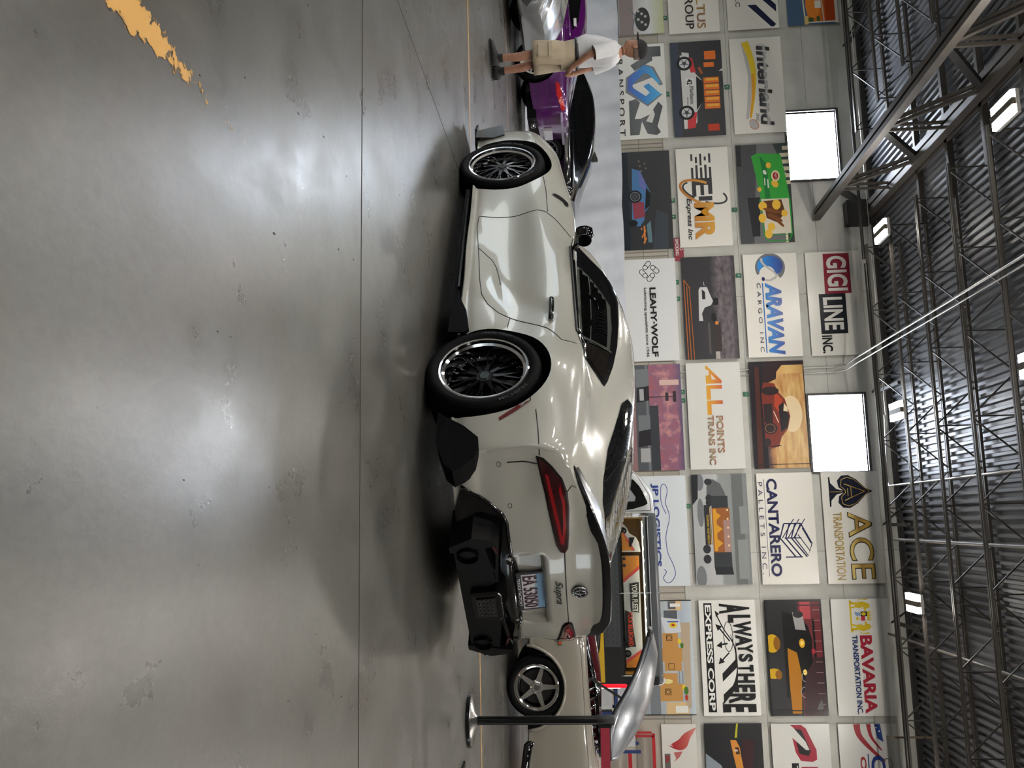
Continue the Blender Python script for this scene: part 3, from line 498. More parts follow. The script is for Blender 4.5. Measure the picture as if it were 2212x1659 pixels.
# --- sixth column
t = poster('banner', C6-.015, R2-.008, 'e4e2dc', 'white ALWAYS THERE EXPRESS CORP banner with black arrows',
 [('131314', Rr(5, 8.5, 194, 23)), ('131314', Ln([(100, 62), (76, 58), (50, 42), (24, 30)], 2, 2, 5)+[[(18, 28), (30, 30), (24, 36)]]+Ln([(72, 52), (56, 40), (48, 34)], 2.5)+[[(42, 28), (54, 32), (46, 40)]]+Ln([(76, 48), (78, 36)], 3)+[[(80, 28), (72, 38), (84, 38)]]+Ln([(92, 50), (104, 38)], 2.5)+[[(112, 30), (100, 34), (108, 42)]]+Rg(64, 50, 26, 8, 1.2, 0)+Ln([(60, 54), (100, 63), (140, 58), (180, 34)], 1, 2, 6)+[[(70, 62), (104, 60), (128, 36), (142, 36), (116, 64)]]+[[(116, 64), (146, 56), (164, 36), (180, 36), (150, 62)]])],
 [('EXPRESS CORP', 'e6e4de', (8, 10.5, 191, 21), B_(bold=.03))]+[(c, '131314', bx, B_(bold=.05)) for c, bx in (('A', (6, 36, 24, 90)), ('L', (26, 51, 40, 91)), ('W', (37, 59, 64, 91)), ('A', (61, 62, 81, 91)), ('Y', (77, 65, 93, 92)), ('S', (94, 66, 108, 91)), ('T', (113, 64, 125, 91)), ('H', (128, 61, 144, 92)), ('E', (147, 55, 160, 92)), ('R', (162, 45, 179, 92)), ('E', (180, 34, 194, 92)))])
poster('poster', C6-.005, R3-.005, '0c0b0e', 'dark poster of a black sports car with glowing yellow headlamps',
 [('6e2a30', Rr(4, 58, 200, 97)), ('b3474e', Rr(4, 62, 34, 80)), ('0d0c0f', Rr(34, 82, 200, 86)), ('3a2226', Rr(100, 60, 200, 97)), ('9c7f7c', [Rr(18+18*k, 84, 19+18*k, 96) for k in range(10)]), ('0a090b', [(20, 30), (30, 62), (46, 74), (70, 80), (110, 78), (128, 66), (160, 60), (170, 30)]), ('b2740f', [(84, 36), (92, 52), (130, 58), (196, 54), (196, 38), (150, 36)]), ('c9a011', [El(76, 10, 16, 13), El(128, 10, 9, 13)]), ('0c0b0e', Rr(0, 0, 200, 3)), ('8a5a0e', [El(76, 18, 12, 6), El(130, 18, 8, 6)]), ('d8a020', El(76, 62, 8, 5)), ('f2d870', [El(76, 62, 4, 3), El(126, 64, 5, 3.4)]), ('9f9c9a', [(22, 48), (26, 66), (54, 70), (52, 52)]), ('2a2a2e', El(26, 58, 6, 9)), ('a39f9c', Rg(160, 62, 9, 7, 1, 0, 180, 360)+Rg(134, 64, 8, 6, 1, 0, 180, 360)), ('a8303c', Rr(86, 78, 94, 84)), ('5c5a58', [(172, 90), (188, 92), (192, 80), (180, 84)]), ('241e22', [Rr(9, 0, 11, 100), Rr(190, 0, 192, 100)])])
YL = 'd9ba2a'
def lion(cx, s): 
    f = lambda p: [(cx+s*a, b) for a, b in p]
    return [f([(-4, 34), (-9, 36), (-8, 46), (-10, 54), (-7, 64), (-3, 68), (2, 66), (3, 60), (0, 56), (2, 50), (1, 42), (3, 34), (0, 34), (-2, 42), (-4, 42)]), f([(-9, 44), (-13, 52), (-12, 62), (-14, 66), (-15, 60), (-14, 50)]), f([(1, 56), (7, 58), (7, 61), (1, 60)])]
poster('banner', C6, R4, 'e4e2dc', 'white BAVARIA TRANSPORTATION INC. banner with a gold lion crest',
 [(YL, lion(14, 1)+lion(46, -1)+[Rr(2, 32, 58, 35), Rr(22, 62, 38, 64)]+[[(21+3.4*k, 64), (22.6+3.4*k, 70), (24.2+3.4*k, 64)] for k in range(5)]), ('e4e2dc', Rr(22, 40, 38, 62)), ('17171a', Rr(22, 51, 30, 62)), ('c23340', Rr(30, 51, 38, 58)), (YL, [El(26, 56, 3, 4), El(34, 45, 2.5, 3)]), ('3a78c0', Ln([(23, 41), (29, 50)], 2)+Ln([(23, 46), (26, 50)], 1.5)+Ln([(26, 41), (30, 46)], 1.5)), ('b99a20', [El(6, 35, 2, 2), El(54, 35, 2, 2)])],
 [('BAVARIA', 'a8283a', (63, 46, 196, 67), B_(bold=.04)), ('TRANSPORTATION INC.', '27386e', (63, 32.5, 197, 42), B_(bold=.03))])
poster('poster', C6-.03, R1-.02, ramp([(0, '9aa2aa'), (.5, 'b9c0c6'), (.75, 'aab6c4'), (1, 'c2cbd2')], 'Z', .3, 1.22), 'poster of a flatbed carrying brown paper grocery bags before houses',
 [('d9ba88', [Rr(0, 60, 18, 82), Rr(178, 48, 200, 88)]), ('b9a68e', [(40, 96), (188, 92), (188, 84), (40, 78)]), ('5a5f66', [Rr(2, 58, 16, 72), Rr(18, 50, 34, 74)]), ('e6e4de', [Rr(6, 62, 12, 80), Rr(184, 64, 196, 86)]), ('cfd3da', [(30, 44), (60, 52), (56, 80), (34, 78)]), ('c49152', [Rr(58, 46, 86, 74), Rr(84, 44, 108, 80), Rr(106, 48, 124, 78), Rr(128, 44, 146, 70), Rr(146, 30, 176, 78)]), ('2b2620', [p for x, y in ((66, 58), (116, 60), (160, 52)) for p in Ln([(x-5, y-5), (x+5, y-5), (x+5, y+5), (x-5, y+5), (x-5, y-5)], 1.2)]+Rg(66, 58, 3, 4, 1)+Rg(160, 52, 3, 4, 1)), ('e3c52e', [El(44, 66, 5, 7), El(72, 76, 5, 3), El(152, 80, 5, 3)]), ('2c4a9a', Rr(37, 56, 39, 76)), ('b02a36', El(44, 66, 2, 3)), ('4a7a34', [El(80, 80, 5, 3), El(158, 84, 7, 4)]), ('b84030', El(170, 84, 5, 3)), ('8a8d90', [Rr(124, 78, 146, 80), Rr(124, 72, 146, 74)]), ('7b8086', [Rr(0, 20, 200, 38)]), ('e8d890', [El(142, 52, 4, 9)]), ('d6d8dc', El(142, 40, 6, 9, 30)), ('15161a', [Rr(0, 0, 1.5, 100), Rr(198.5, 0, 200, 100)])])
# --- column at the right edge
poster('banner', C7, 2.40, 'd6d3cc', 'small white banner with a red flame torch at the right edge', [(ramp([(0, 'a8202a'), (.6, 'c05a50'), (1, 'd89088')], 'Z', .3, .75), [(36, 22), (32, 26), (34, 30), (36, 34), (28, 38), (16, 48), (8, 56), (6, 60), (10, 50), (14, 38), (22, 26), (30, 18), (38, 14), (40, 20)][0:0] or cr_spline([(34, 16), (26, 30), (16, 40), (6, 60), (12, 58), (24, 50), (38, 44), (44, 34), (42, 22), (36, 12), (38, 20)], 4)), ('b86a66', [(48, 20), (46, 36), (56, 30), (64, 20), (58, 24)]), ('6a6664', Rr(50, 4, 100, 14))], [('IN', 'a8202a', (54, 5.5, 64, 12.5), B_(bold=.03))], H=61)
poster('poster', C7-.01, R2-.02, '101016', 'dark poster of a small orange taxi like car at the right edge', [('b9b42a', [(0, 56), (24, 52), (24, 56), (0, 59)]), ('3a1d24', [(26, 66), (70, 62), (80, 80), (30, 86)]), ('d08a3a', [(28, 44), (28, 54), (40, 60), (58, 62), (84, 66), (84, 54), (52, 48)]), ('4a2a1c', [(40, 52), (40, 58), (52, 60), (52, 53)]), ('8a929c', [(50, 0), (100, 0), (100, 40), (70, 26)]), ('d8c8b8', Rr(44, 50, 47, 56))])
poster('banner', C7, R3-.025, 'd2d0cb', 'white banner with a red and black B logo at the right edge', [('9e2a3c', [(2, 32), (2, 52), (8, 60), (44, 76), (60, 76), (64, 68), (62, 48), (48, 40)]), ('1a1416', [(8, 38), (10, 52), (46, 66), (54, 62), (50, 46)]), ('d2d0cb', [(0, 30), (6, 38), (30, 58), (44, 64), (44, 58), (20, 32)]), ('151416', Rr(66, 32, 150, 44))], [('BE', '9e2a3c', (72, 48, 130, 76), B_(bold=.05)), ('TRANS', 'e0dcd6', (70, 34, 120, 42), B_(bold=.03))])
poster('banner', C7+.01, R4-.04, 'd2d0cb', 'white OIL banner with red stripes and blue star field at the right edge', [('9e2f38', Ln([(0, 32), (20, 36), (44, 56), (62, 76)], 12, 3, 6)+Ln([(0, 52), (22, 56), (44, 72)], 8, 2, 6)), ('27407e', [(0, 62), (0, 72), (30, 76), (24, 66)]), ('dcd8d2', [El(6, 65, 1.6, 1.6, 0, 6), El(12, 70, 1.6, 1.6, 0, 6)]), ('27407e', Rr(50, 47, 130, 49))], [('Cal', '24397a', (52, 52, 110, 76), B_(bold=.03)), ('OIL', '9e2f38', (54, 34, 100, 44), B_(bold=.03))])
# green steel plates on the wall between the rows
for i, (x, z) in enumerate([(-10.2, 3.22), (-10.3, 4.66), (-7.5, 3.22), (-7.1, 3.22), (-7.2, 4.66), (-5.5, 3.22), (-5.1, 3.22), (-5.6, 4.66), (-2.9, 3.22), (-2.7, 3.22), (-2.8, 4.66), (-.3, 3.22), (-12.2, 3.26)]):
    t = thing('dock_bracket', 'small green steel bracket plate on the wall between two poster rows', 'bracket', (x, YW-.03, z), 0, 'green bracket plates between poster rows')
    MB().box((-.05, 0, -.06), (.05, .04, .06)).build('plate', mat('2f6a52', .5), t); MB().ball((0, -.005, 0), .018).build('bolt', mat('c8d0cc', .4, .6), t)
# ================================================================= car building helpers (car space: x forward, y left, z up)
def loft_body(ST, nu, nv, rear=None, front=None, mats=None, name='body', parent=None, step=.05):
    "ST: stations of control points (x,y,z) from under-centre out and up to the roof centre; returns a closed mirrored mesh"
    cols = [cr_spline([s[j] for s in ST], nu) for j in range(len(ST[0]))]
    rows = [cr_spline([c[i] for c in cols], nv) for i in range(len(cols[0]))]
    b = MB(); nV = len(rows[0])
    loops = [[(p[0], max(p[1], 0), p[2]) for p in r]+[(p[0], -max(p[1], 0), p[2]) for p in r[-2:0:-1]] for r in rows]
    b.grid(loops, True)
    for lp, f in ((loops[0], front), (loops[-1], rear)):
        P2 = [(p[1], p[2]) for p in lp]
        if f is None: b.poly(lp); continue
        ys = [p[0] for p in P2]; zs = [p[1] for p in P2]; n = len(P2); V = [Vector(p) for p in P2]; y = min(ys)
        poly = V[:]
        while y < max(ys):
            z = min(zs)
            while z < max(zs):
                q = Vector((y, z))
                if inside(q, poly) and min((q-w).length for w in poly) > step*.45: V.append(q)
                z += step
            y += step
        vo, eo, fo = delaunay_2d_cdt(V, [(i, (i+1) % n) for i in range(n)], [], 1, 1e-5)[:3]
        k = b.add([((f(v[0], v[1])), v[0], v[1]) if not near(v, P2) else lp[near(v, P2)-1] for v in vo])
        for q in fo: b.face([k+i for i in q])
    me = b.mesh(name); return me
def near(v, P):
    for i, p in enumerate(P):
        if abs(p[0]-v[0]) < 2e-5 and abs(p[1]-v[1]) < 2e-5: return i+1
    return 0
def inside(q, poly):
    c = False; n = len(poly); j = n-1
    for i in range(n):
        a, d = poly[i], poly[j]
        if (a[1] > q[1]) != (d[1] > q[1]) and q[0] < (d[0]-a[0])*(q[1]-a[1])/(d[1]-a[1])+a[0]: c = not c
        j = i
    return c
def boolean_cut(o, cutter):
    cutter.parent = o.parent; m = o.modifiers.new('cut', 'BOOLEAN'); m.object = cutter; m.operation = 'DIFFERENCE'; m.solver = 'EXACT'
    try: m.material_mode = 'TRANSFER'
    except Exception: pass
    dg = bpy.context.evaluated_depsgraph_get(); dg.update(); me = bpy.data.meshes.new_from_object(o.evaluated_get(dg), preserve_all_data_layers=True, depsgraph=dg)
    o.modifiers.clear(); old = o.data; o.data = me; bpy.data.objects.remove(cutter); return o
def arch_cutter(x, z, r, y0, y1, m, n=48):
    return MB().lathe([(0, y0), (r, y0), (r, y1), (0, y1)], n, 'y', (x, 0, z)).build('cut', m)
class Skin:
    "projects outlines onto a body mesh"
    def __init__(s, me): s.t = BVHTree.FromPolygons([v.co.copy() for v in me.vertices], [p.vertices[:] for p in me.polygons])
    def hit(s, a, c, mode, off):
        if mode == 'L': o, d, bk = Vector((a, 3, c)), Vector((0, -1, 0)), (a, .5, c)
        elif mode == 'R': o, d, bk = Vector((a, -3, c)), Vector((0, 1, 0)), (a, -.5, c)
        elif mode == 'back': o, d, bk = Vector((-5, a, c)), Vector((1, 0, 0)), (-2, a, c)
        elif mode == 'front': o, d, bk = Vector((5, a, c)), Vector((-1, 0, 0)), (2, a, c)
        else: o, d, bk = Vector((a, c, 3)), Vector((0, 0, -1)), (a, c, 1)
        h = s.t.ray_cast(o, d)
        if h[0] is None:
            h = s.t.find_nearest(Vector(bk)); return h[0]+h[1]*off if h[0] else Vector(bk)
        n = h[1] if h[1].dot(d) < 0 else -h[1]
        return h[0]+n*off
    def patch(s, poly, mode, off=.004, step=.03, hole=None, thick=0):
        V = []; E = []
        def ring(P):
            k = len(V); m = 0
            for i, p in enumerate(P):
                q = P[(i+1) % len(P)]; n = max(1, int(math.hypot(q[0]-p[0], q[1]-p[1])/step))
                for j in range(n): V.append(Vector((p[0]+(q[0]-p[0])*j/n, p[1]+(q[1]-p[1])*j/n))); m += 1
            E.extend([(k+i, k+(i+1) % m) for i in range(m)]); return V[k:k+m]
        R1_ = ring(poly); R2_ = ring(hole) if hole else None
        x0, x1 = min(p[0] for p in poly), max(p[0] for p in poly); z0, z1 = min(p[1] for p in poly), max(p[1] for p in poly)
        x = x0+step/2
        edge = [v.copy() for v in V]
        while x < x1:
            z = z0+step/2
            while z < z1:
                q = Vector((x, z))
                if inside(q, R1_) and not (R2_ and inside(q, R2_)) and min((q-w).length for w in edge) > step*.5: V.append(q)
                z += step
            x += step
        vo, eo, fo = delaunay_2d_cdt(V, E, [], 1, 1e-6)[:3]
        b = MB(); b.add([s.hit(v[0], v[1], mode, off) for v in vo])
        for f in fo:
            c = sum((Vector(vo[i]) for i in f), Vector((0, 0)))/len(f)
            if R2_ and inside(c, R2_): continue
            b.face(list(f))
        return b.mesh('patch')
    def line(s, pts, mode, r=.0025, step=.02, off=0., n=5):
        P = []
        for a, c in zip(pts, pts[1:]):
            k = max(1, int(math.hypot(c[0]-a[0], c[1]-a[1])/step))
            for j in range(k): P.append(s.hit(a[0]+(c[0]-a[0])*j/k, a[1]+(c[1]-a[1])*j/k, mode, off))
        P.append(s.hit(pts[-1][0], pts[-1][1], mode, off)); return MB().tube(P, r, n)
    def at(s, me, mode, off=.003):
        "drape a flat mesh given in (a, _, c) onto the skin"
        for v in me.vertices: v.co = s.hit(v.co.x, v.co.z, mode, off)
        return me
def open_faces(me, outlines):
    "remove faces whose centre lies inside an xz outline on the chosen side, outlines: (poly, test(center))"
    bm = bmesh.new(); bm.from_mesh(me); kill = []
    for f in bm.faces:
        c = f.calc_center_median()
        for poly, tst in outlines:
            if tst(c) and inside(Vector((c.x, c.z)), [Vector(p) for p in poly]): kill.append(f); break
    bmesh.ops.delete(bm, geom=kill, context='FACES'); bm.to_mesh(me); bm.free(); return me
def offset_poly(P, d):
    "shrink (d>0) a polygon towards its inside"
    n = len(P); A = sum(P[i][0]*P[(i+1) % n][1]-P[(i+1) % n][0]*P[i][1] for i in range(n)); sg = 1 if A > 0 else -1; out = []
    for i in range(n):
        a, b, c = Vector(P[i-1]), Vector(P[i]), Vector(P[(i+1) % n]); d1 = (b-a).normalized(); d2 = (c-b).normalized()
        n1 = Vector((-d1.y, d1.x))*sg; n2 = Vector((-d2.y, d2.x))*sg; m = (n1+n2); m = m/max(.5, m.length_squared/1.0)*1.0 if m.length > 1e-6 else n1
        k = m.normalized()*d/max(.45, m.normalized().dot(n1)); out.append((b.x+k.x, b.y+k.y))
    return out
def smooth_poly(P, n=4): return [p for p in cr_spline(list(P)+[P[0]], n)][:-1]
def wheel(parent, x, y, side, R, w, rim, face, lipm, facem, label=None, spokes='mesh', name='wheel', capm=None, dish=.075):
    "one wheel; outer plane at |y|; side +1 left / -1 right; sub-parts hang on the rim"
    s = side; Y = lambda h: h*s; c = (0, 0, 0)
    sh = R-.012
    o = MB().lathe([(rim, Y(0)), (rim-.006, Y(.004)), (rim-.016, Y(.002)), (rim-.02, Y(-.02)), (rim-.036, Y(-.028)), (rim-.04, Y(-.05)), (rim-.045, Y(-dish-.01)), (rim-.045, Y(-w+.02)), (rim, Y(-w))], 64, 'y').build(name, lipm, parent, 40)
    o.location = (x, y, R)
    if label: o['label'] = label
    MB().lathe([(rim-.002, Y(-.004)), (rim+.012, Y(.006)), ((rim+R)/2, Y(.012)), (sh, Y(.002)), (R-.002, Y(-.022)), (R, Y(-.05)), (R, Y(-w+.05)), (R-.004, Y(-w+.02)), (sh-.01, Y(-w)), (rim, Y(-w+.01))], 64, 'y').build('tire', RUBBER, o, 50)
    b = MB()
    for k in range(7): b.lathe([(R+.0006, Y(-.035-(w-.07)*(k+.35)/7)), (R+.0006, Y(-.035-(w-.07)*(k+.55)/7))], 64, 'y')
    b.build('tread_groove', mat('030303', .9), o)
    b = MB(); hub = .062; D = dish
    if spokes == 'mesh':
        b.lathe([(0, Y(-D+.03)), (hub*.75, Y(-D+.03)), (hub, Y(-D+.015)), (hub, Y(-D-.04))], 24, 'y')
        for k in range(10):
            a = 2*pi*(k+.25)/10; rr = rim-.043
            P = lambda r, t, h: (r*cos(t), Y(h), r*sin(t)); r1 = rim*.43
            b.bar(P(hub*.8, a, -D+.012), P(r1, a, -D+.006), .026, .03, (0, 1, 0), .02, .026)
            for q in (-1, 1): b.bar(P(r1-.02, a+q*.02, -D+.006), P(rr, a+q*.135, -D-.014), .012, .026, (0, 1, 0), .009, .02)
        b.lathe([(rim-.062, Y(-D-.022)), (rim-.043, Y(-D-.012)), (rim-.043, Y(-D-.03))], 48, 'y')
    elif spokes == 'five':
        b.lathe([(0, Y(-D+.03)), (.05, Y(-D+.03)), (.075, Y(-D+.005)), (.075, Y(-D-.04))], 24, 'y')
        for k in range(5):
            a = 2*pi*k/5+pi/2; P = lambda r, t, h: (r*cos(t), Y(h), r*sin(t)); b.bar(P(.05, a, -D), P(rim-.035, a, -D), .062, .035, (0, 1, 0), .036, .03)
    else:
        b.lathe([(0, Y(-D+.01)), (.05, Y(-D+.01)), (.06, Y(-D-.03))], 20, 'y')
        for k in range(spokes):
            a = 2*pi*k/spokes+.3; P = lambda r, t, h: (r*cos(t), Y(h), r*sin(t)); b.bar(P(.04, a, -D+.004), P(rim-.03, a+.1, -D), .03, .03, (0, 1, 0), .02, .025)
    b.build('spokes', facem, o)
    MB().lathe([(0, Y(-D+.036)), (.03, Y(-D+.036)), (.036, Y(-D+.03))], 24, 'y').build('centre_cap', capm or facem, o, 40)
    MB().lathe([(.05, Y(-D-.05)), (rim*.72, Y(-D-.05)), (rim*.72, Y(-D-.075)), (.05, Y(-D-.075))], 40, 'y').build('brake_disc', mat('3a3a3b', .4, .9), o, 40)
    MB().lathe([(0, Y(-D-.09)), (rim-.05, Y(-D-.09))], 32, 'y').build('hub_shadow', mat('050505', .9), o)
    return o
# ================================================================= the white coupe
CAR = thing('sports_coupe', 'white low sports coupe with black spoiler, deep dish wheels and plate EA 53050', 'car', (-1.2700, 6.5992, 0), rad(140.70))
PAINT = noisy('a6a49c', 'aba9a1', 400, .22, .0, coat=1.0, detail=1, spec=.5); PAINT.node_tree.nodes['Principled BSDF'].inputs['Coat Roughness'].default_value = .02
WELL = mat('08080a', .8); TRIM = mat('08080a', .12, coat=.3, spec=.3); CARBON = mat('070709', .3, coat=.08, spec=.2); MATTE = mat('060607', .6, spec=.08)
ZP = [(.10, .075), (.28, .03), (.46, 0), (.66, -.006), (.78, 0), (.84, .022), (.93, .03), (.985, .012), (1.03, 0)]
def sm(a, b, x): t = min(1, max(0, (x-a)/(b-a))); return t*t*(3-2*t)
def xr(y, z):
    a = abs(y); x = -2.165+(.10*(a/.6)**2 if a < .6 else .10+.333*(a-.6)+1.0*(a-.6)**2)
    x += interp(ZP, z)*(1-.55*sm(.55, .85, a))
    x += .055*(1-sm(.30, .335, a+.10*(.665-z)*(z < .665)))*sm(.492, .506, z)*(1-sm(.655, .672, z))        # plate recess
    x += .03*sm(.60, .70, a)*(1-sm(.84, .90, a))*sm(.30, .36, z)*(1-sm(.58, .70, z))*.6                     # hollow below lamps
    return x
def xf(y, z):
    a = abs(y); return 2.17-.42*(a/.9)**2.2-.10*abs(z-.42)
S_ = lambda x, pts: [(x, y, z) for y, z in pts]
def rearst():
    P = [(0, .20), (.60, .20), (.80, .22), (.885, .36), (.905, .52), (.90, .66), (.845, .81), (.715, .868), (.59, .918), (.45, .957), (.25, .985), (0, .99)]
    return [(xr(y, z), y, z) for y, z in P]
def frontst():
    P = [(0, .12), (.6, .12), (.72, .14), (.76, .28), (.76, .42), (.75, .54), (.70, .62), (.62, .645), (.5, .65), (.38, .655), (.2, .66), (0, .665)]
    return [(xf(y, z), y, z) for y, z in P]
ST = [frontst(),
 S_(1.90, [(0, .11), (.74, .11), (.84, .14), (.875, .30), (.875, .45), (.85, .58), (.74, .685), (.66, .695), (.54, .70), (.42, .70), (.22, .71), (0, .715)]),
 S_(1.60, [(0, .11), (.80, .11), (.90, .15), (.925, .32), (.93, .47), (.92, .62), (.80, .765), (.70, .765), (.57, .75), (.44, .745), (.24, .755), (0, .76)]),
 S_(1.235, [(0, .11), (.84, .11), (.905, .16), (.93, .32), (.94, .48), (.93, .65), (.815, .81), (.71, .815), (.59, .80), (.45, .79), (.25, .80), (0, .805)]),
 S_(.86, [(0, .11), (.84, .12), (.895, .17), (.905, .30), (.905, .46), (.905, .65), (.82, .855), (.73, .865), (.61, .86), (.46, .86), (.25, .875), (0, .88)]),
 S_(.55, [(0, .11), (.84, .13), (.89, .17), (.885, .30), (.875, .46), (.90, .66), (.825, .88), (.745, .895), (.65, .905), (.54, .92), (.3, .955), (0, .965)]),
 S_(.30, [(0, .11), (.84, .13), (.89, .17), (.875, .30), (.86, .46), (.895, .68), (.83, .885), (.762, .905), (.70, .965), (.625, 1.03), (.32, 1.075), (0, 1.085)]),
 S_(.02, [(0, .11), (.84, .13), (.89, .18), (.87, .31), (.85, .46), (.89, .70), (.83, .89), (.775, .905), (.685, 1.03), (.60, 1.135), (.32, 1.205), (0, 1.205)]),
 S_(-.25, [(0, .11), (.84, .14), (.90, .19), (.885, .31), (.84, .46), (.88, .71), (.83, .892), (.778, .906), (.683, 1.045), (.575, 1.185), (.32, 1.267), (0, 1.258)]),
 S_(-.55, [(0, .11), (.84, .14), (.91, .20), (.91, .34), (.865, .51), (.882, .72), (.835, .895), (.778, .908), (.683, 1.045), (.570, 1.185), (.32, 1.272), (0, 1.262)]),
 S_(-.85, [(0, .11), (.84, .14), (.905, .22), (.92, .36), (.91, .52), (.915, .74), (.84, .905), (.772, .918), (.683, 1.03), (.572, 1.155), (.32, 1.250), (0, 1.24)]),
 S_(-1.05, [(0, .11), (.84, .14), (.915, .22), (.945, .36), (.945, .54), (.94, .74), (.86, .915), (.762, .94), (.68, 1.03), (.573, 1.125), (.32, 1.222), (0, 1.215)]),
 S_(-1.25, [(0, .11), (.84, .14), (.92, .22), (.955, .36), (.96, .54), (.955, .74), (.87, .915), (.745, .96), (.665, 1.02), (.568, 1.085), (.315, 1.185), (0, 1.18)]),
 S_(-1.50, [(0, .13), (.82, .15), (.91, .22), (.95, .36), (.955, .54), (.95, .72), (.87, .895), (.73, .955), (.645, .99), (.55, 1.03), (.31, 1.12), (0, 1.118)]),
 S_(-1.72, [(0, .15), (.76, .17), (.88, .22), (.925, .36), (.935, .53), (.93, .69), (.865, .87), (.72, .935), (.62, .97), (.52, .995), (.30, 1.055), (0, 1.058)]),
 S_(-1.86, [(0, .17), (.70, .185), (.845, .22), (.91, .36), (.925, .525), (.92, .68), (.86, .835), (.72, .90), (.61, .94), (.48, .975), (.28, 1.015), (0, 1.025)]),
 rearst()]
me = loft_body(ST, 6, 6, xr, xf, step=.018)
body = link('body_shell', me, [PAINT, WELL], CAR)
RF, RR, XF, XR = .340, .343, 1.2518, -1.2518
for x, r in ((XF, .385), (XR, .392)):
    for y0, y1 in ((.60, 1.2), (-1.2, -.60)): boolean_cut(body, arch_cutter(x, RR+.005, r, y0, y1, WELL))
for y0, y1 in ((.0, 1.2), (-1.2, .0)): pass
me = body.data; SK = Skin(me)
OUT = [(.13, .865), (-.269, .880), (-.832, .893), (-.942, .915), (-1.032, .967), (-1.12, 1.03), (-1.135, 1.045), (-1.074, 1.068), (-.915, 1.108), (-.696, 1.146), (-.444, 1.168), (-.20, 1.178), (-.075, 1.165), (.061, 1.098), (.161, 1.018), (.255, .93), (.28, .885)]
DG = [(-.02, .893), (-.40, .90), (-.792, .906), (-.775, 1.0), (-.785, 1.095), (-.55, 1.12), (-.306, 1.122), (-.185, 1.066), (-.049, .98), (0, .918)]
QG = [(-.822, .908), (-.808, 1.09), (-.982, 1.06), (-1.085, 1.038), (-.99, .972), (-.905, .926)]
WS = [(.50, .0), (.47, .35), (.37, .60), (.30, .64), (.0, .57), (-.12, .52), (-.135, .30), (-.14, 0)]          # windscreen, plan view (x, y)
RG = [(-.93, 0), (-.95, .28), (-1.02, .44), (-1.12, .495), (-1.5, .50), (-1.72, .46), (-1.82, .38), (-1.86, .2), (-1.865, 0)]
mir = lambda P: P+[(x, -y) for x, y in P[::-1] if abs(y) > 1e-6]
WS, RG = mir(WS), mir(RG)
bm = bmesh.new(); bm.from_mesh(me); kill = []
pd, pw, pr = [[Vector(p) for p in offset_poly(P, .02)] for P in (DG, WS, RG)]
for f in bm.faces:
    c = f.calc_center_median()
    if c.z > .86 and f.material_index == 0:
        if abs(c.y) > .5 and inside(Vector((c.x, c.z)), pd): kill.append(f)
        elif f.normal.z > .1 and (inside(Vector((c.x, c.y)), pw) or inside(Vector((c.x, c.y)), pr)): kill.append(f)
bmesh.ops.delete(bm, geom=kill, context='FACES'); bm.to_mesh(me); bm.free()
me.shade_smooth(); me.set_sharp_from_angle(angle=rad(38))
GL = glassy('cdd4d2', .02); GLD = mat('0a0b0c', .04, coat=.3)
for m in ('L', 'R'):
    link('window_trim', SK.patch(OUT, m, .004, .03, hole=DG), TRIM, CAR, True)
    link('side_glass', SK.patch(offset_poly(DG, -.004), m, .002, .04), GL, CAR, True)
    link('quarter_glass', SK.patch(QG, m, .006, .03), mat('1a1613', .06, coat=.4), CAR, True)
    SK.line([(-.80, .90), (-.79, 1.1)], m, .006, off=.006).build('pillar_strip', TRIM, CAR, True)
    SK.line([(.13, .862), (-.83, .89)], m, .008, off=.004).build('belt_moulding', mat('1b1a18', .35), CAR, True)
    SK.line([(.26, .868), (.45, .76), (.532, .692), (.552, .627), (.525, .48), (.504, .33), (.516, .201), (.367, .195), (.1, .222), (-.305, .258), (-.486, .284), (-.60, .33), (-.68, .40), (-.77, .547), (-.875, .711), (-.935, .764), (-.985, .80), (-.97, .89)], m, .0035).build('door_gap', BLACK, CAR, True)
    SK.line([(1.60, .60), (1.157, .655), (.85, .69), (.542, .705)], m, .003).build('hood_gap', BLACK, CAR, True)
    SK.line([(.099, .227), (-.035, .326), (-.108, .355), (-.2, .375), (-.315, .394)], m, .003).build('vent_gap', BLACK, CAR, True)
    SK.line([(-.90, .46), (-.72, .475)], m, .003).build('quarter_gap', BLACK, CAR, True)
    SK.line([(-1.62, .655), (-1.76, .668), (-1.90, .675)], m, .003).build('bumper_gap', BLACK, CAR, True)
    link('side_marker', SK.patch([(-1.672, .452), (-1.694, .458), (-1.635, .54), (-1.557, .628), (-1.530, .625), (-1.60, .54)], m, .004, .02), mat('5a0d12', .15, coat=.6), CAR, True)
    link('fender_vent', SK.patch(smooth_poly([(.80, .735), (.815, .764), (.78, .815), (.735, .848), (.685, .852), (.69, .832), (.735, .815), (.775, .765)], 3), m, .008, .02), TRIM, CAR, True)
    h = link('handle_recess', SK.patch(El(-.655, .732, .145, .042, 0, 24), m, .002, .03), mat('9b9890', .3, coat=.5), CAR, True)
    P = [SK.hit(x, .733, m, o) for x, o in ((-.535, .008), (-.56, .024), (-.66, .03), (-.75, .024), (-.775, .008))]
    MB().tube(cr_spline([tuple(p) for p in P], 4), [.010]+[.017]*15+[.010], 10).build('door_handle', TRIM, CAR, True)
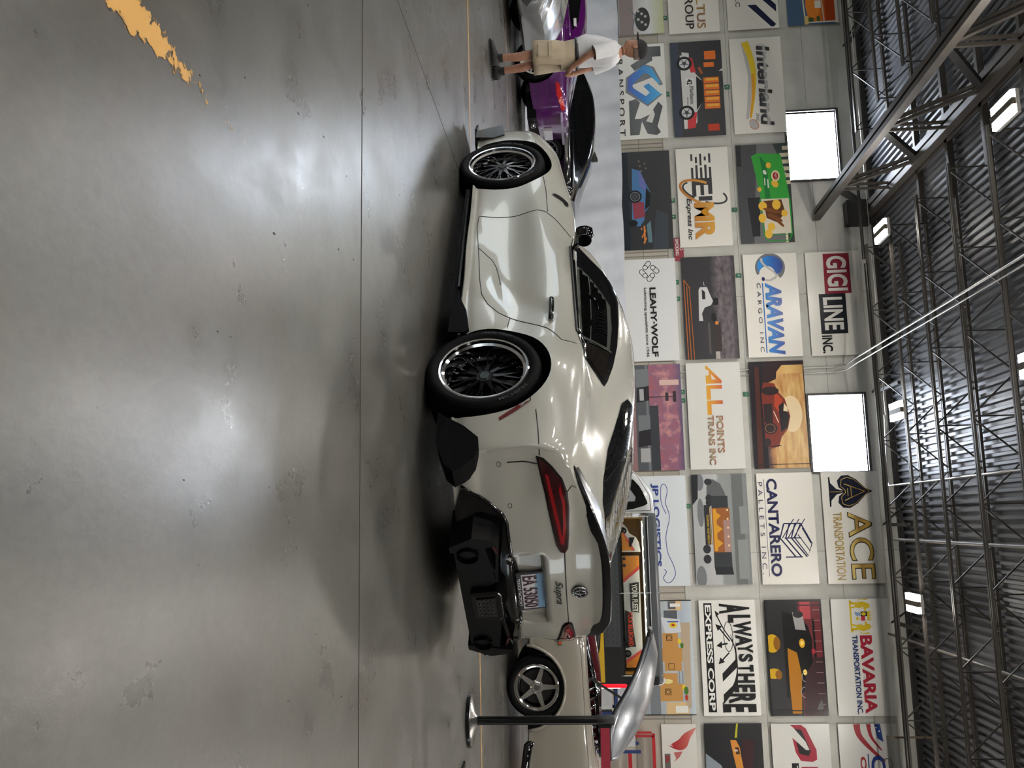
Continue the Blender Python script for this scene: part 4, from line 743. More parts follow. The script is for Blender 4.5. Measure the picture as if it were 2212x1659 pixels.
for m, s in (('L', 1), ('R', -1)):   # skirts, winglets, mirrors
    f = lambda a, c, h: (a, s*h, c)
    MB().prism([(.84, .115), (.66, .118), (-.46, .142), (-.54, .150), (-.68, .20), (-.86, .228), (-.90, .20), (-.89, .10), (.84, .085)], .80, .935, f).build('side_skirt', MATTE, CAR)
    MB().bar((.70, s*.93, .112), (-.45, s*.945, .136), .03, .012, (0, 0, 1)).build('skirt_lip', TRIM, CAR)
    MB().prism([(-1.62, .11), (-1.67, .17), (-1.736, .262), (-1.82, .345), (-1.90, .352), (-1.96, .33), (-2.02, .27), (-2.05, .22), (-2.0, .17), (-1.85, .12)], .82, .948, lambda a, c, h: (-1.62+(a+1.62)*.92, s*(h-max(0, -1.70-a)*.16), c)).build('corner_canard', MATTE, CAR)
    b = MB(); rows = []
    for (x, y, z, ry, rz) in ((.115, .79, .89, .02, .012), (.105, .86, .90, .02, .018), (.085, .89, .94, .035, .052), (.08, .955, .962, .052, .066), (.08, 1.015, .962, .042, .058), (.08, 1.032, .962, .008, .02)):
        rows.append([(x+1.1*ry*cos(t)+.02*(t > pi/2 and t < 3*pi/2), s*y, z+rz*sin(t)) for t in [2*pi*k/14 for k in range(14)]])
    mo = b.grid(rows, True).build('side_mirror', GLOSSBLACK, CAR, True)
    MB().prism(El(.955, .962, .05, .05, 0, 20), .030, .036, lambda a, c, h: (h, s*a, c)).build('mirror_glass', mat('c9cdd0', .04, 1), mo)
# glass front and back
link('windscreen', SK.patch(WS, 'top', .003, .05), GL, CAR, True)
link('rear_glass', SK.patch(RG, 'top', .004, .04), GLD, CAR, True)
b = MB()
for k in range(12):
    x = -1.0-.07*k; w = .44 if k < 9 else .36; L_ = SK.line([(x, -w), (x, w)], 'top', .001, .08, .004); n = len(b.v); b.v += L_.v; b.f += [[i+n for i in f] for f in L_.f]; b.m += [0]*len(L_.f)
b.build('defroster_lines', mat('151617', .3), CAR)
# rear panel: lamps, seams, badge, plate, black diffuser
def bothy(P): return (P, [(-y, z) for y, z in P])
TLP = [(.86, .668), (.78, .688), (.703, .706), (.55, .729), (.397, .752), (.352, .770), (.345, .785), (.365, .797), (.45, .804), (.61, .812), (.70, .806), (.768, .782), (.82, .735), (.855, .69)]
for P in bothy(TLP):
    s = 1 if P[0][0] > 0 else -1
    o = link('tail_lamp', SK.patch(P, 'back', .012, .025), mat('30060a', .05, coat=1), CAR, True)
    link('lamp_edge', SK.patch(offset_poly(P, -.010), 'back', .003, .03), BLACK, CAR, True)
    Q = [(.80, .70), (.66, .728), (.52, .752), (.41, .768), (.40, .784), (.52, .797), (.66, .797), (.75, .776), (.72, .770), (.65, .783), (.53, .783), (.46, .776), (.54, .768), (.67, .745), (.79, .718)]
    link('light_bar', SK.patch([(s*y, z) for y, z in Q], 'back', .0135, .02), mat('8a0d16', .1, coat=1), o, True)
SK.line([(.35, .787), (.2, .786), (0, .785), (-.2, .786), (-.35, .787)], 'back', .0035).build('trunk_gap', BLACK, CAR, True)
for s in (-1, 1):
    SK.line([(s*.70, .812), (s*.73, .84), (s*.70, .90)], 'back', .003).build('trunk_gap', BLACK, CAR, True)
    SK.line([(s*.838, .50), (s*.842, .58), (s*.838, .66)], 'back', .004).build('bumper_crease_shade', BLACK, CAR, True)  # last line: black tube stands in for the shade of the bumper crease
    for (y, z) in ((.83, .455), (.64, .505)): MB().tube([SK.hit(s*y+.011*cos(t), z+.011*sin(t), 'back', .001) for t in [2*pi*k/16 for k in range(17)]], .0012, 4).build('parking_sensor', BLACK, CAR)
badge = MB().lathe([(0, 0), (.040, 0), (.044, .006), (.048, .008), (.052, .004), (.052, 0)], 36, 'x'); bo = badge.build('emblem', mat('121214', .08, coat=1), CAR, 40); h = SK.hit(0.005, .863, 'back', .012); bo.location = h; bo.scale = (-1, 1, .85)
b = MB(); C_ = lambda rx, rz, cz=0: [(.0085, rx*cos(2*pi*k/24), cz+rz*sin(2*pi*k/24)) for k in range(25)]
b.tube(C_(.050, .050), .004, 6); b.tube(C_(.042, .022, .016), .003, 6); b.tube(C_(.017, .036, 0), .003, 6); b.build('emblem_rings', mat('c9c9cc', .1, 1), bo, True)
me2 = text_mesh('Supra', -.125, .712, .10, .768, shear=.45, bold=.012)
for v in me2.vertices: v.co.x = -v.co.x
link('script_badge', SK.at(me2, 'back', .005), BLACK, CAR)
# number plate in its recess
pl = bpy.data.objects.new('licence_plate', MB().box((-.006, -.17, -.086), (.004, .17, .086)).mesh()); COL.objects.link(pl); pl.parent = CAR; pl.data.materials.append(mat('17161a', .3)); pl.location = (-2.135, -.005, .585); pl.rotation_euler = (0, rad(6), rad(-3)); bevel(pl, .006)
b = MB(); b.box((-.0075, -.152, -.055), (-.006, .152, .070)); b.mi = 1; b.box((-.0082, -.152, .028), (-.0075, .152, .070)); b.mi = 2; b.box((-.0083, -.05, .018), (-.0076, .09, .030))
b.build('plate_face', [mat('c2bfc4', .35), mat('6d93b4', .35), mat('8fa6b8', .35)], pl)
def platetext(s, y0, z0, y1, z1, m, d=.002, **k):
    me = text_mesh(s, y0, z0, y1, z1, **k); me = extrude_flat(me, d)
    for v in me.vertices: x, y, z = v.co; v.co = (-.0084+y, -x, z)
    link('plate_lettering', me, m, pl)
platetext('EA 53050', -.14, -.048, .14, .034, mat('4a2f36', .35), .003, bold=.01); platetext('TOUGE FACTORY', -.125, -.080, .125, -.062, mat('d8d6da', .4), .001, bold=.01); platetext('Land of Lincoln', -.08, .060, .08, .068, mat('3c4a66', .4), .0006); platetext('TOUGE FACTORY', -.08, .074, .08, .082, mat('77757c', .4), .0006)
BLK = [(.60, .20), (.735, .245), (.70, .30), (.645, .40), (.60, .462), (.55, .482), (.36, .490), (.125, .505), (0, .507)]
BLK = BLK+[(-y, z) for y, z in BLK[::-1][1:]]
link('diffuser_panel', SK.patch(BLK, 'back', .006, .03), TRIM, CAR, True)
SK.line([(.735, .245), (.645, .40), (.60, .462), (.55, .482), (.36, .490), (.125, .503), (0, .505), (-.125, .503), (-.36, .490), (-.55, .482), (-.60, .462), (-.645, .40), (-.735, .245)], 'back', .011, .03, .008).build('diffuser_edge', GLOSSBLACK, CAR, True)
f = lambda a, c, h: (h, a, c)
MB().prism([(-.50, .19), (.50, .19), (.535, .30), (.50, .36), (.18, .40), (.14, .36), (-.14, .36), (-.18, .40), (-.50, .36), (-.535, .30)], -2.205, -1.95, f).build('diffuser', CARBON, CAR)
for s in (-1, 1):
    MB().prism([(s*.50, .17), (s*.45, .17), (s*.51, .44), (s*.555, .40), (s*.575, .30)], -2.212, -1.95, f).build('diffuser_fin', CARBON, CAR)
    MB().bar((-2.19, s*.17, .40), (-2.17, s*.51, .43), .02, .016).build('diffuser_trim', TRIM, CAR)
    MB().lathe([(.052, 0), (.060, 0), (.062, .01), (.060, .14), (.050, .14), (.05, .02)], 28, 'x', (-2.225, s*.43, .265)).build('exhaust_tip', mat('1a1a1c', .12, 1), CAR, 40)
    MB().prism([(s*.41, .43), (s*.525, .40), (s*.52, .385), (s*.41, .415)], -2.19, -2.15, f).build('reflector', mat('3a1216', .2, coat=.5), CAR)
fg = MB().prism([(-.13, .245), (.11, .245), (.13, .40), (.09, .42), (-.12, .42), (-.15, .39)], -2.245, -2.1, f).build('fog_housing', TRIM, CAR); bevel(fg, .012)
fl = MB().prism([(-.085, .275), (.075, .275), (.09, .385), (-.095, .385)], -2.252, -2.244, f).build('fog_lamp', mat('0f0f11', .1, coat=1), fg)
b = MB()
for i in range(4):
    for j in range(5): b.ball((-2.254, -.07+.035*j, .292+.024*i), .007, 8, 5)
b.build('lamp_studs', mat('3c3c40', .15, .6), fl, True)
# ducktail spoiler
rows = []
for k in range(25):
    y = -.80+1.6*k/24; a = abs(y); x0 = xr(y, .985)+.10; zl = interp([(0, 1.045), (.3, 1.04), (.5, .99), (.62, .945), (.72, .90), (.80, .86)], a); zb = interp([(0, .975), (.3, .965), (.46, .915), (.6, .875), (.73, .85), (.80, .845)], a); xl = interp([(0, -2.185), (.3, -2.165), (.5, -2.115), (.62, -2.05), (.72, -1.99), (.80, -1.92)], a)
    xb = interp([(0, -2.125), (.3, -2.105), (.46, -2.065), (.6, -2.02), (.73, -1.95), (.80, -1.90)], a); xfw = xb+.14*(1-(a/.86)**2)+.01; zf = interp([(0, 1.03), (.3, 1.02), (.5, .985), (.62, .945), (.72, .90), (.80, .855)], a)
    rows.append([(xfw, y, zf+.002), ((xfw+xl)/2, y, (zf+zl)/2-.004), (xl+.006, y, zl), (xl, y, zl-.008), (xl+.012, y, zl-.02), ((xb+xl)/2+.005, y, (zb+zl)/2-.006), (xb-.004, y, zb), (xb+.03, y, zb-.004), (xfw-.01, y, zb+.01)])
MB().grid(rows, True).build('spoiler', CARBON, CAR, 50)
# front splitter seen beyond the wheel
MB().prism([(1.74, -.86), (1.74, .86), (1.86, .93), (2.0, .90), (2.18, .60), (2.28, 0), (2.18, -.60), (2.0, -.90), (1.86, -.93)], .085, .105, lambda a, c, h: (a, c, h)).build('front_splitter', CARBON, CAR)
for s in (-1, 1): MB().prism([(1.72, .10), (1.84, .10), (1.93, .32), (1.75, .34), (1.70, .25)], .895, .925, lambda a, c, h: (a, s*h, c)).build('front_canard', mat('222224', .15, .4, coat=.5), CAR)
# wheels
RFACE = mat('1b1b1d', .22, .9); LIP = mat('cfcfd2', .07, 1.)
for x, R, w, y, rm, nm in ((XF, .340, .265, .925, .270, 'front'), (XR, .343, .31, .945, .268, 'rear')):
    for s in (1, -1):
        o = wheel(CAR, x, s*y, s, R, w, rm, 0, LIP, RFACE if nm == 'rear' else mat('4c4c4f', .25, .9), 'deep dish wheel with black mesh spokes and polished lip', capm=mat('3c4140', .2, .8), dish=.062 if nm == 'front' else .095)  # front spokes paler: light from the open door put into their colour
        D = .062 if nm == 'front' else .095; b = MB()
        for k in range(30): t = 2*pi*k/30; b.ball(((rm-.053)*cos(t), s*(-D-.008), (rm-.053)*sin(t)), .0045, 6, 4)
        b.build('rim_bolts', CHROME, o)
        b = MB(); b.tube([(.028*cos(t), s*(-D+.037), .028*sin(t)) for t in [2*pi*k/20 for k in range(21)]], .0015, 4); b.tube([(-.022, s*(-D+.037), -.014), (.022, s*(-D+.037), .014)], .0012, 4); b.build('cap_ring', CHROME, o)
        for a0, body_ in ((20, 'MICHELIN'), (150, 'PILOT SPORT')):
            me3 = text_mesh(body_, 0, 0, .19, .022, bold=.01); rm2 = (rm+R)/2-.004
            for v in me3.vertices: t = rad(a0)+s*(v.co.x/rm2); r_ = rm2+v.co.z-.004; v.co = (r_*cos(t) if s > 0 else r_*cos(t), s*.0135, r_*sin(t))
            for v in me3.vertices:
                if s > 0: v.co.x = -v.co.x
            link('tire_lettering', me3, mat('232324', .5), o)
# cabin
IN = mat('131314', .6)
MB().box((.55, -.70, .60), (.12, .70, .86)).box((.3, -.66, .80), (.05, -.1, .90)).build('dashboard', IN, CAR)
MB().box((.5, -.72, .18), (-1.0, .72, .24)).box((-1.0, -.74, .24), (-1.05, .74, .84)).build('cabin_floor', IN, CAR)
for s in (-1, 1):
    o = MB().prism([(-.75, .24), (-.15, .30), (-.15, .44), (-.55, .40), (-.78, .95), (-.92, 1.02), (-.94, .90), (-.80, .40)], .16, .62, lambda a, c, h: (a, s*h, c)).build('seat', IN, CAR); bevel(o, .04, 3)
    MB().prism([(-.80, .98), (-.82, 1.12), (-.90, 1.13), (-.92, .98)], .28, .50, lambda a, c, h: (a, s*h, c)).build('headrest', IN, o)
sw = MB().tube([(.0+.06*sin(t)*.4, .37+.18*cos(t), .86+.18*sin(t)) for t in [2*pi*k/32 for k in range(33)]], .016, 8).build('steering_wheel', GLOSSBLACK, CAR, True)
MB().bar((.0, .20, .86), (.0, .54, .86), .03).bar((.0, .37, .86), (.1, .37, .83), .07).build('wheel_hub', IN, sw)
MB().box((-.06, -.12, 1.135), (-.02, .12, 1.185)).build('inner_mirror', IN, CAR)
# ================================================================= the other cars
def simple_body(prof, paint, parent, name='body_shell', arches=(), ay=.55, nu=5, nv=5):
    "prof rows: x, half width, z under, z shoulder, half width of roof, z top"
    ST = []
    for x, hw, zb, zs, tw, zt in prof:
        f = lambda a, c, t: a+(c-a)*t
        ST.append([(x, 0, zb), (x, hw*.86, zb), (x, hw*.975, zb+.07), (x, hw, f(zb, zs, .5)), (x, hw*.995, f(zb, zs, .8)), (x, hw*.96, zs), (x, f(hw*.92, tw, .12), f(zs, zt, .12)+.01), (x, f(hw*.9, tw, .55), f(zs, zt, .55)), (x, tw, zt-.04*(zt > zs+.15)), (x, tw*.6, zt), (x, 0, zt+.008)])
    o = link(name, loft_body(ST, nu, nv), [paint, WELL], parent)
    for (x, z, r) in arches:
        for y0, y1 in ((ay, 1.3), (-1.3, -ay)): boolean_cut(o, arch_cutter(x, z, r, y0, y1, WELL))
    o.data.shade_smooth(); o.data.set_sharp_from_angle(angle=rad(35)); return o, Skin(o.data)
def glue(parent, sk, items, mode='L'):
    for nm, kind, P, m, *r in items:
        if kind == 'p': link(nm, sk.patch(P, mode, r[0] if r else .004, .05), m, parent, True)
        else: sk.line(P, mode, r[0] if r else .004).build(nm, m, parent, True)
# ---- purple coupe, tail towards the right
PUR = noisy('4a0f55', '561262', 300, .2, .25, coat=1, detail=1)
C = thing('sports_coupe', 'glossy purple coupe seen behind the man, red rear lamp, white wheel', 'car', (-8.85, 14.16, 0), pi+.15)
_, k = simple_body([(2.2, .70, .2, .55, .4, .60), (1.9, .84, .18, .66, .5, .70), (1.28, .89, .16, .76, .6, .80), (.7, .88, .16, .82, .62, .90), (.1, .875, .16, .84, .56, 1.17), (-.4, .875, .16, .84, .55, 1.21), (-.8, .88, .17, .84, .54, 1.14), (-1.28, .905, .18, .84, .52, .98), (-1.75, .875, .22, .82, .55, .87), (-1.98, .82, .25, .81, .55, .85), (-2.14, .68, .28, .79, .5, .835), (-2.24, .42, .34, .72, .3, .80)], PUR, C, arches=((1.28, .33, .37), (-1.28, .34, .385)))
glue(C, k, [('side_window', 'p', [(.62, .90), (-.55, .92), (-.78, .96), (-.62, 1.06), (-.2, 1.12), (.1, 1.10)], GLD), ('window_line', 'l', [(.62, .885), (-.9, .92)], CHROME, .006), ('tail_lamp', 'p', [(-1.66, .66), (-1.70, .72), (-2.08, .80), (-2.10, .74), (-1.85, .66)], noisy('7a0a10', 'd8222a', 60, .15, coat=1), .008), ('door_gap', 'l', [(.62, .85), (.6, .3), (-.5, .26), (-.72, .5), (-.74, .9)], BLACK), ('bumper_gap', 'l', [(-1.62, .55), (-2.1, .56)], BLACK)])
MB().box((-2.29, -.28, .42), (-2.24, .28, .56)).build('licence_plate', mat('b8b6bc', .3), C); MB().box((-2.275, -.70, .72), (-2.1, .70, .76)).build('deck_lip', PUR, C); MB().box((-2.20, -.75, .17), (-1.75, .75, .32)).build('rear_valance', MATTE, C)
for s in (-1, 1): MB().lathe([(.03, 0), (.045, 0), (.045, .2)], 16, 'x', (-2.28, s*.5, .26)).build('exhaust_tip', CHROME, C, 40)
WHT = mat('d8d6d2', .3)
for x in (1.28, -1.28):
    for s in (1, -1): wheel(C, x, s*.88, s, .335, .25, .245, 0, WHT, WHT, 'white spoked wheel', spokes=6, dish=.05)
MB().box((-.70, .62, .985), (-.58, .70, 1.03)).build('window_sticker', mat('cfcfcf', .5), C)
# ---- silver car nose at the left edge
SIL_P = noisy('7f8083', '88898c', 300, .25, .5, coat=1, detail=1)
C = thing('saloon_car', 'silver grey car at the left edge, only its nose in view', 'car', (-9.20, 12.08, 0))
_, k = simple_body([(2.16, .58, .24, .50, .3, .54), (2.0, .78, .19, .60, .5, .66), (1.7, .86, .18, .70, .6, .80), (1.3, .89, .16, .78, .62, .90), (.75, .88, .16, .86, .65, 1.0), (.2, .88, .16, .88, .58, 1.30), (-.6, .88, .16, .88, .58, 1.38), (-1.4, .89, .17, .9, .56, 1.2), (-2.2, .80, .25, .85, .6, .95)], SIL_P, C, arches=((1.3, .33, .37), (-1.3, .33, .37)))
glue(C, k, [('bumper_skin', 'p', [(1.68, .20), (1.70, .46), (2.02, .455), (2.10, .33), (2.0, .22)], mat('35373a', .25, coat=.6), .006), ('bumper_line', 'l', [(1.66, .475), (2.06, .465)], CHROME, .007), ('fog_recess', 'p', [(1.80, .28), (1.86, .36), (1.95, .37), (1.95, .30)], BLACK, .010), ('fog_lamp', 'p', [(1.86, .315), (1.94, .335), (1.94, .325), (1.86, .30)], mat('b8b49a', .3), .014), ('marker_lamp', 'p', smooth_poly([(1.76, .56), (1.82, .60), (1.89, .575), (1.83, .53)], 3), mat('5a1414', .1, coat=1), .008), ('side_emblem', 'l', [(1.93, .55), (1.96, .60), (1.99, .54), (1.95, .52), (1.92, .57)], CHROME, .008), ('hood_gap', 'l', [(1.98, .63), (1.5, .735), (.8, .83)], BLACK), ('side_window', 'p', [(.5, .94), (-1.1, .95), (-.8, 1.25), (0, 1.27)], GLD)], 'R')
for x in (1.3, -1.3):
    for s in (1, -1): wheel(C, x, s*.87, s, .335, .24, .24, 0, SIL_P, RFACE, 'dark wheel', spokes=7, dish=.05)
# ---- black fastback against the backdrop
BLKP = mat('050507', .12, coat=1)
C = thing('fastback_saloon', 'black fastback car parked against the white backdrop', 'car', (-8.9, 18.03, 0), pi)
_, k = simple_body([(2.3, .70, .22, .60, .4, .66), (2.0, .86, .18, .72, .6, .76), (1.45, .92, .16, .80, .65, .88), (.9, .92, .16, .86, .66, .99), (.3, .92, .16, .88, .60, 1.24), (-.2, .92, .16, .88, .58, 1.385), (-.8, .92, .16, .88, .58, 1.39), (-1.4, .925, .17, .88, .57, 1.29), (-1.85, .92, .20, .88, .55, 1.12), (-2.25, .88, .24, .86, .58, .95), (-2.44, .78, .30, .80, .6, .90)], BLKP, C, arches=((1.45, .34, .385), (-1.45, .35, .39)))
glue(C, k, [('side_window', 'p', [(.75, .95), (-.15, .95), (-.13, 1.30), (.2, 1.24)], GLD, .006), ('side_window', 'p', [(-.21, .95), (-.95, .95), (-1.0, 1.27), (-.6, 1.32), (-.19, 1.31)], GLD, .006), ('quarter_window', 'p', [(-1.0, .95), (-1.5, .98), (-1.75, 1.06), (-1.3, 1.21), (-1.06, 1.26)], GLD, .006), ('window_line', 'l', [(.8, .93), (-1.55, .94), (-1.85, 1.06)], mat('3a3a3d', .15, 1), .005), ('door_handle', 'l', [(-.98, .80), (-1.18, .81)], CHROME, .010), ('door_gap', 'l', [(-.18, .92), (-.18, .3)], mat('1a1a1c', .4)), ('door_gap', 'l', [(-1.02, .92), (-1.0, .6), (-.9, .3)], mat('1a1a1c', .4)), ('roof_rail', 'l', [(.3, 1.24), (-.2, 1.36), (-.8, 1.37), (-1.4, 1.27), (-1.85, 1.10)], mat('3a3a3d', .1, 1), .006), ('sill_line', 'l', [(1.0, .2), (-1.0, .2)], mat('2a2a2c', .2), .008)])
MB().prism([(-1.12, 1.36), (-1.36, 1.30), (-1.36, 1.42), (-1.30, 1.42)], -.02, .02, lambda a, c, h: (a, h, c)).build('roof_fin', BLKP, C)
for x in (1.45, -1.45):
    for s in (1, -1): wheel(C, x, s*.905, s, .345, .25, .265, 0, mat('5d5d60', .25, .9), mat('55555a', .3, .9), 'grey thin spoked wheel', spokes=10, dish=.03)
# ---- beige classic with its front hood up
BEI = noisy('8b857a', '918b80', 300, .25, .0, coat=.8, detail=1)
C = thing('classic_car', 'beige classic car with raised grey hood and polished five spoke wheel', 'car', (3.15, 10.80, 0), pi)
bo_, k = simple_body([(2.22, .80, .36, .76, .6, .80), (2.05, .86, .26, .83, .7, .86), (1.4, .885, .22, .86, .72, .885), (.7, .89, .21, .90, .72, .93), (.35, .89, .21, .91, .70, .96), (0, .89, .21, .92, .62, 1.18), (-.3, .89, .21, .92, .58, 1.33), (-.9, .89, .21, .92, .58, 1.36), (-1.4, .89, .22, .92, .58, 1.25), (-1.7, .89, .24, .92, .62, 1.02), (-2.4, .85, .30, .88, .62, .93)], BEI, C, arches=((1.4, .19, .435), (-1.4, .19, .435)), ay=.52)
boolean_cut(bo_, MB().box((.55, -.66, .42), (2.0, .66, 1.2)).build('cut', mat('2a0c10', .4))); bo_.data.shade_smooth(); bo_.data.set_sharp_from_angle(angle=rad(30))
MB().tube([(1.4+.445*cos(t), .893-.02*(t > 2.9 or t < .25), .19+.445*sin(t)) for t in [rad(5+8.5*i) for i in range(21)]], .018, 8).build('arch_lip', BEI, C, True)
MB().box((1.85, .86, .575), (1.955, .893, .605)).build('side_marker', mat('c4521a', .2, coat=.6), C); MB().box((1.84, .86, .57), (1.965, .888, .61)).build('marker_bezel', CHROME, C)
glue(C, k, [('side_window', 'p', [(.1, .98), (-1.2, .98), (-.9, 1.27), (-.25, 1.27)], GLD), ('door_gap', 'l', [(.38, .9), (.36, .25), (-.8, .25), (-.85, .92)], BLACK), ('beltline', 'l', [(2.1, .80), (.5, .86), (-2.2, .86)], mat('7b756a', .3), .004)])
rows = []
for i in range(13):
    t = i/12; rows.append([(2.0-1.5*t, -.62+.03*sin(6*t), .80+.02*t), (2.02-1.5*t, -.60, .92+.11*sin(pi*t*.8+.1)), (2.02-1.5*t, -.70, .93+.11*sin(pi*t*.8+.1)), (2.0-1.5*t, -.74, .84)])
MB().grid(rows).build('inner_fender', noisy('4a1218', '5c1920', 40, .25, coat=.6), C, True)
e = MB().box((.75, -.22, .5), (1.55, .22, .88)).build('engine_block', mat('3a1015', .35, coat=.3), C); bevel(e, .03)
for s in (-1, 1):
    MB().bar((1.6, s*.3, .86), (.75, s*.3, .92), .16, .1).build('valve_cover', mat('521319', .25, .4), e); MB().tube([(1.9, s*.45, .84), (1.2, s*.5, .97), (.6, s*.48, .99)], .02, 8).build('support_bar', GLOSSBLACK, e, True)
for i in range(8): MB().tube([(1.45-.1*i, .40, .86), (1.43-.1*i, .50, .93+.02*(i % 3)), (1.40-.1*i, .56, .86)], .016, 7).build('intake_pipe', CHROME if i % 2 else mat('4c4b4a', .3, .8), e, True)
MB().lathe([(0, .1), (.16, .1), (.18, .05), (.18, 0)], 24, 'z', (1.15, 0, .92)).build('air_cleaner', CHROME, e, 40)
MB().tube([(.95, .55, .33), (.85, .80, .30), (.8, .86, .22), (.55, .88, .18), (-.4, .88, .17)], [.045, .05, .05, .045, .045], 10).build('side_pipe', GLOSSBLACK, C, True)
for x in (1.4, -1.4):
    for s in (1, -1):
        o = wheel(C, x, s*.875, s, .325, .23, .245, 0, mat('c4c2bd', .12, 1), mat('c9c8c4', .18, .9), 'polished five spoke drag wheel', spokes='five', dish=.05, capm=STEEL)
        b = MB()
        for q in range(5): t = 2*pi*q/5+pi/2+.63; b.ball((.05*cos(t), s*-.035, .05*sin(t)), .009, 8, 5)
        b.build('lug_nuts', CHROME, o)
# raised hood: crowned panel hinged at the cowl
HM = noisy('6d7077', '777a80', 60, .3, .35, coat=.6, detail=1)
LO = cr_spline([(1.98, .75, 1.575), (1.80, .76, 1.515), (1.56, .76, 1.42), (1.30, .76, 1.275), (1.10, .76, 1.15), (.92, .76, 1.105), (.63, .76, 1.105)], 4)
HI = cr_spline([(1.93, .0, 1.63), (1.74, -.14, 1.665), (1.50, -.18, 1.675), (1.22, -.18, 1.64), (.95, -.14, 1.545), (.72, .0, 1.40), (.53, .30, 1.19)], 4)
hb = MB(); hb.grid([[(a[0]+(b_[0]-a[0])*t, a[1]+(b_[1]-a[1])*t+.07*sin(pi*t), a[2]+(b_[2]-a[2])*t+.085*sin(pi*t)*min(1, 4*i/24, 4*(24-i)/24)) for t in [q/10 for q in range(11)]] for i, (a, b_) in enumerate(zip(LO, HI))])
ho = hb.build('hood', HM, C, True); so = ho.modifiers.new('thick', 'SOLIDIFY'); so.thickness = .03; so.offset = -1
MB().tube([(x, y, z-.012) for x, y, z in LO], .018, 8).build('hood_edge', mat('2e3034', .3, .4), ho, True)
MB().tube([(x, y-.06, z+.035) for x, y, z in LO[1:16]], .012, 8).build('hood_crease', mat('4c4f54', .3, .4), ho, True)
MB().tube(LO[:3], .03, 8).build('hood_bumper_stop', GLOSSBLACK, ho, True)
for s in (-1, 1): MB().bar((.62, s*.60, 1.10), (.42, s*.60, .93), .05, .03).build('hood_hinge', GLOSSBLACK, C)
MB().bar((1.45, .60, .9), (1.25, .70, 1.24), .022).build('hood_strut', BLACK, C)
# ---- white pickup carrying an illuminated display box
WHP = noisy('c2c4c6', 'c9cbcc', 300, .25, coat=.8, detail=1)
C = thing('billboard_truck', 'white cab truck with a lit glass display box and black printed side', 'truck', (.75, 14.52, 0), pi)
_, k = simple_body([(3.05, .80, .40, .95, .6, 1.0), (2.7, .92, .36, 1.05, .7, 1.12), (2.0, .95, .34, 1.12, .75, 1.18), (1.75, .95, .34, 1.14, .76, 1.36), (1.45, .95, .34, 1.16, .78, 1.74), (1.15, .95, .34, 1.16, .78, 1.93), (.86, .95, .34, 1.16, .78, 1.96)], WHP, C, arches=((2.2, .40, .48),), ay=.6)
glue(C, k, [('side_window', 'p', smooth_poly([(1.62, 1.24), (1.36, 1.66), (1.1, 1.82), (.97, 1.80), (.94, 1.24)], 3), mat('0e1012', .08, coat=.5), .004), ('window_pane', 'p', [(1.42, 1.28), (1.28, 1.56), (1.10, 1.68), (1.04, 1.66), (1.03, 1.28)], mat('8d9396', .1, coat=.5), .010), ('door_gap', 'l', [(1.72, 1.2), (1.45, 1.70), (1.12, 1.89), (.90, 1.90), (.88, .5)], mat('55585c', .5), .006)])
bd = MB().prism([(-1.60, .62), (-1.60, 1.40), (.86, 1.40), (.86, .42), (-.2, .42), (-.32, .70), (-.55, .93), (-.85, 1.0), (-1.15, .93), (-1.35, .72)], -.92, .92, lambda a, c, h: (a, h, c)).build('bed', mat('17181b', .35, coat=.3), C)
sd = lambda a, c, h: (a, h, c); g_ = mat('c9a321', .4)
MB().prism([(.86, 1.06), (.86, 1.12), (-1.58, 1.12), (-1.58, 1.01), (-1.28, 1.01), (-1.1, 1.06), (-.85, 1.08), (-.6, 1.06), (-.42, 1.0), (-.3, 1.04)], .921, .926, sd).build('yellow_stripe', g_, bd)
fl = MB(); R0, R1_ = .50, .60
fl.prism([(-.85+R1_*cos(t), .47+R1_*sin(t)) for t in [rad(8+10*i) for i in range(17)]]+[(-.85+R0*cos(t), .47+R0*sin(t)) for t in [rad(168-10*i) for i in range(17)]], .86, .985, sd); o = fl.build('wheel_flare', mat('191d22', .5), bd); bevel(o, .02)
b = MB(); b.mi = 0; b.box((-1.08, .921, 1.13), (.86, .925, 1.37)); b.mi = 1
for i in range(22):
    for j in range(3): x = -1.04+.085*i; z = 1.15+.075*j; b.poly([(x, .9255, z), (x+.04, .9255, z+.055), (x+.08, .9255, z), (x+.07, .9255, z), (x+.04, .9255, z+.04), (x+.01, .9255, z)])
b.build('printed_side', [mat('3c3f43', .4), mat('26292c', .4)], bd)
for x in (2.2, -.85):
    for s in (1, -1): wheel(C, x, s*.93, s, .40, .27, .24, 0, RFACE, RFACE, 'black truck wheel', spokes=6, dish=.03)
# display box
YP = bpy.data.materials.new('yellow_print'); YP.use_nodes = True; yb = YP.node_tree.nodes['Principled BSDF']; L3 = YP.node_tree.links.new
t3 = nd(YP, 'TexCoord'); m3 = nd(YP, 'Mapping'); m3.inputs['Scale'].default_value = (9, 9, 16); br = nd(YP, 'TexBrick'); br.inputs['Color1'].default_value = lin('c9951f'); br.inputs['Color2'].default_value = lin('cf9c24'); br.inputs['Mortar'].default_value = lin('8a5f14'); br.inputs['Mortar Size'].default_value = .06
sep = nd(YP, 'SeparateXYZ'); cmb = nd(YP, 'CombineXYZ'); ad5 = nd(YP, 'Math'); L3(t3.outputs['Object'], sep.inputs[0]); L3(sep.outputs['X'], ad5.inputs[0]); L3(sep.outputs['Y'], ad5.inputs[1]); L3(ad5.outputs[0], cmb.inputs[0]); L3(sep.outputs['Z'], cmb.inputs[1]); m3.inputs['Scale'].default_value = (9, 22, 1); L3(cmb.outputs[0], m3.inputs[0]); L3(m3.outputs[0], br.inputs['Vector']); L3(br.outputs[0], yb.inputs['Base Color'])
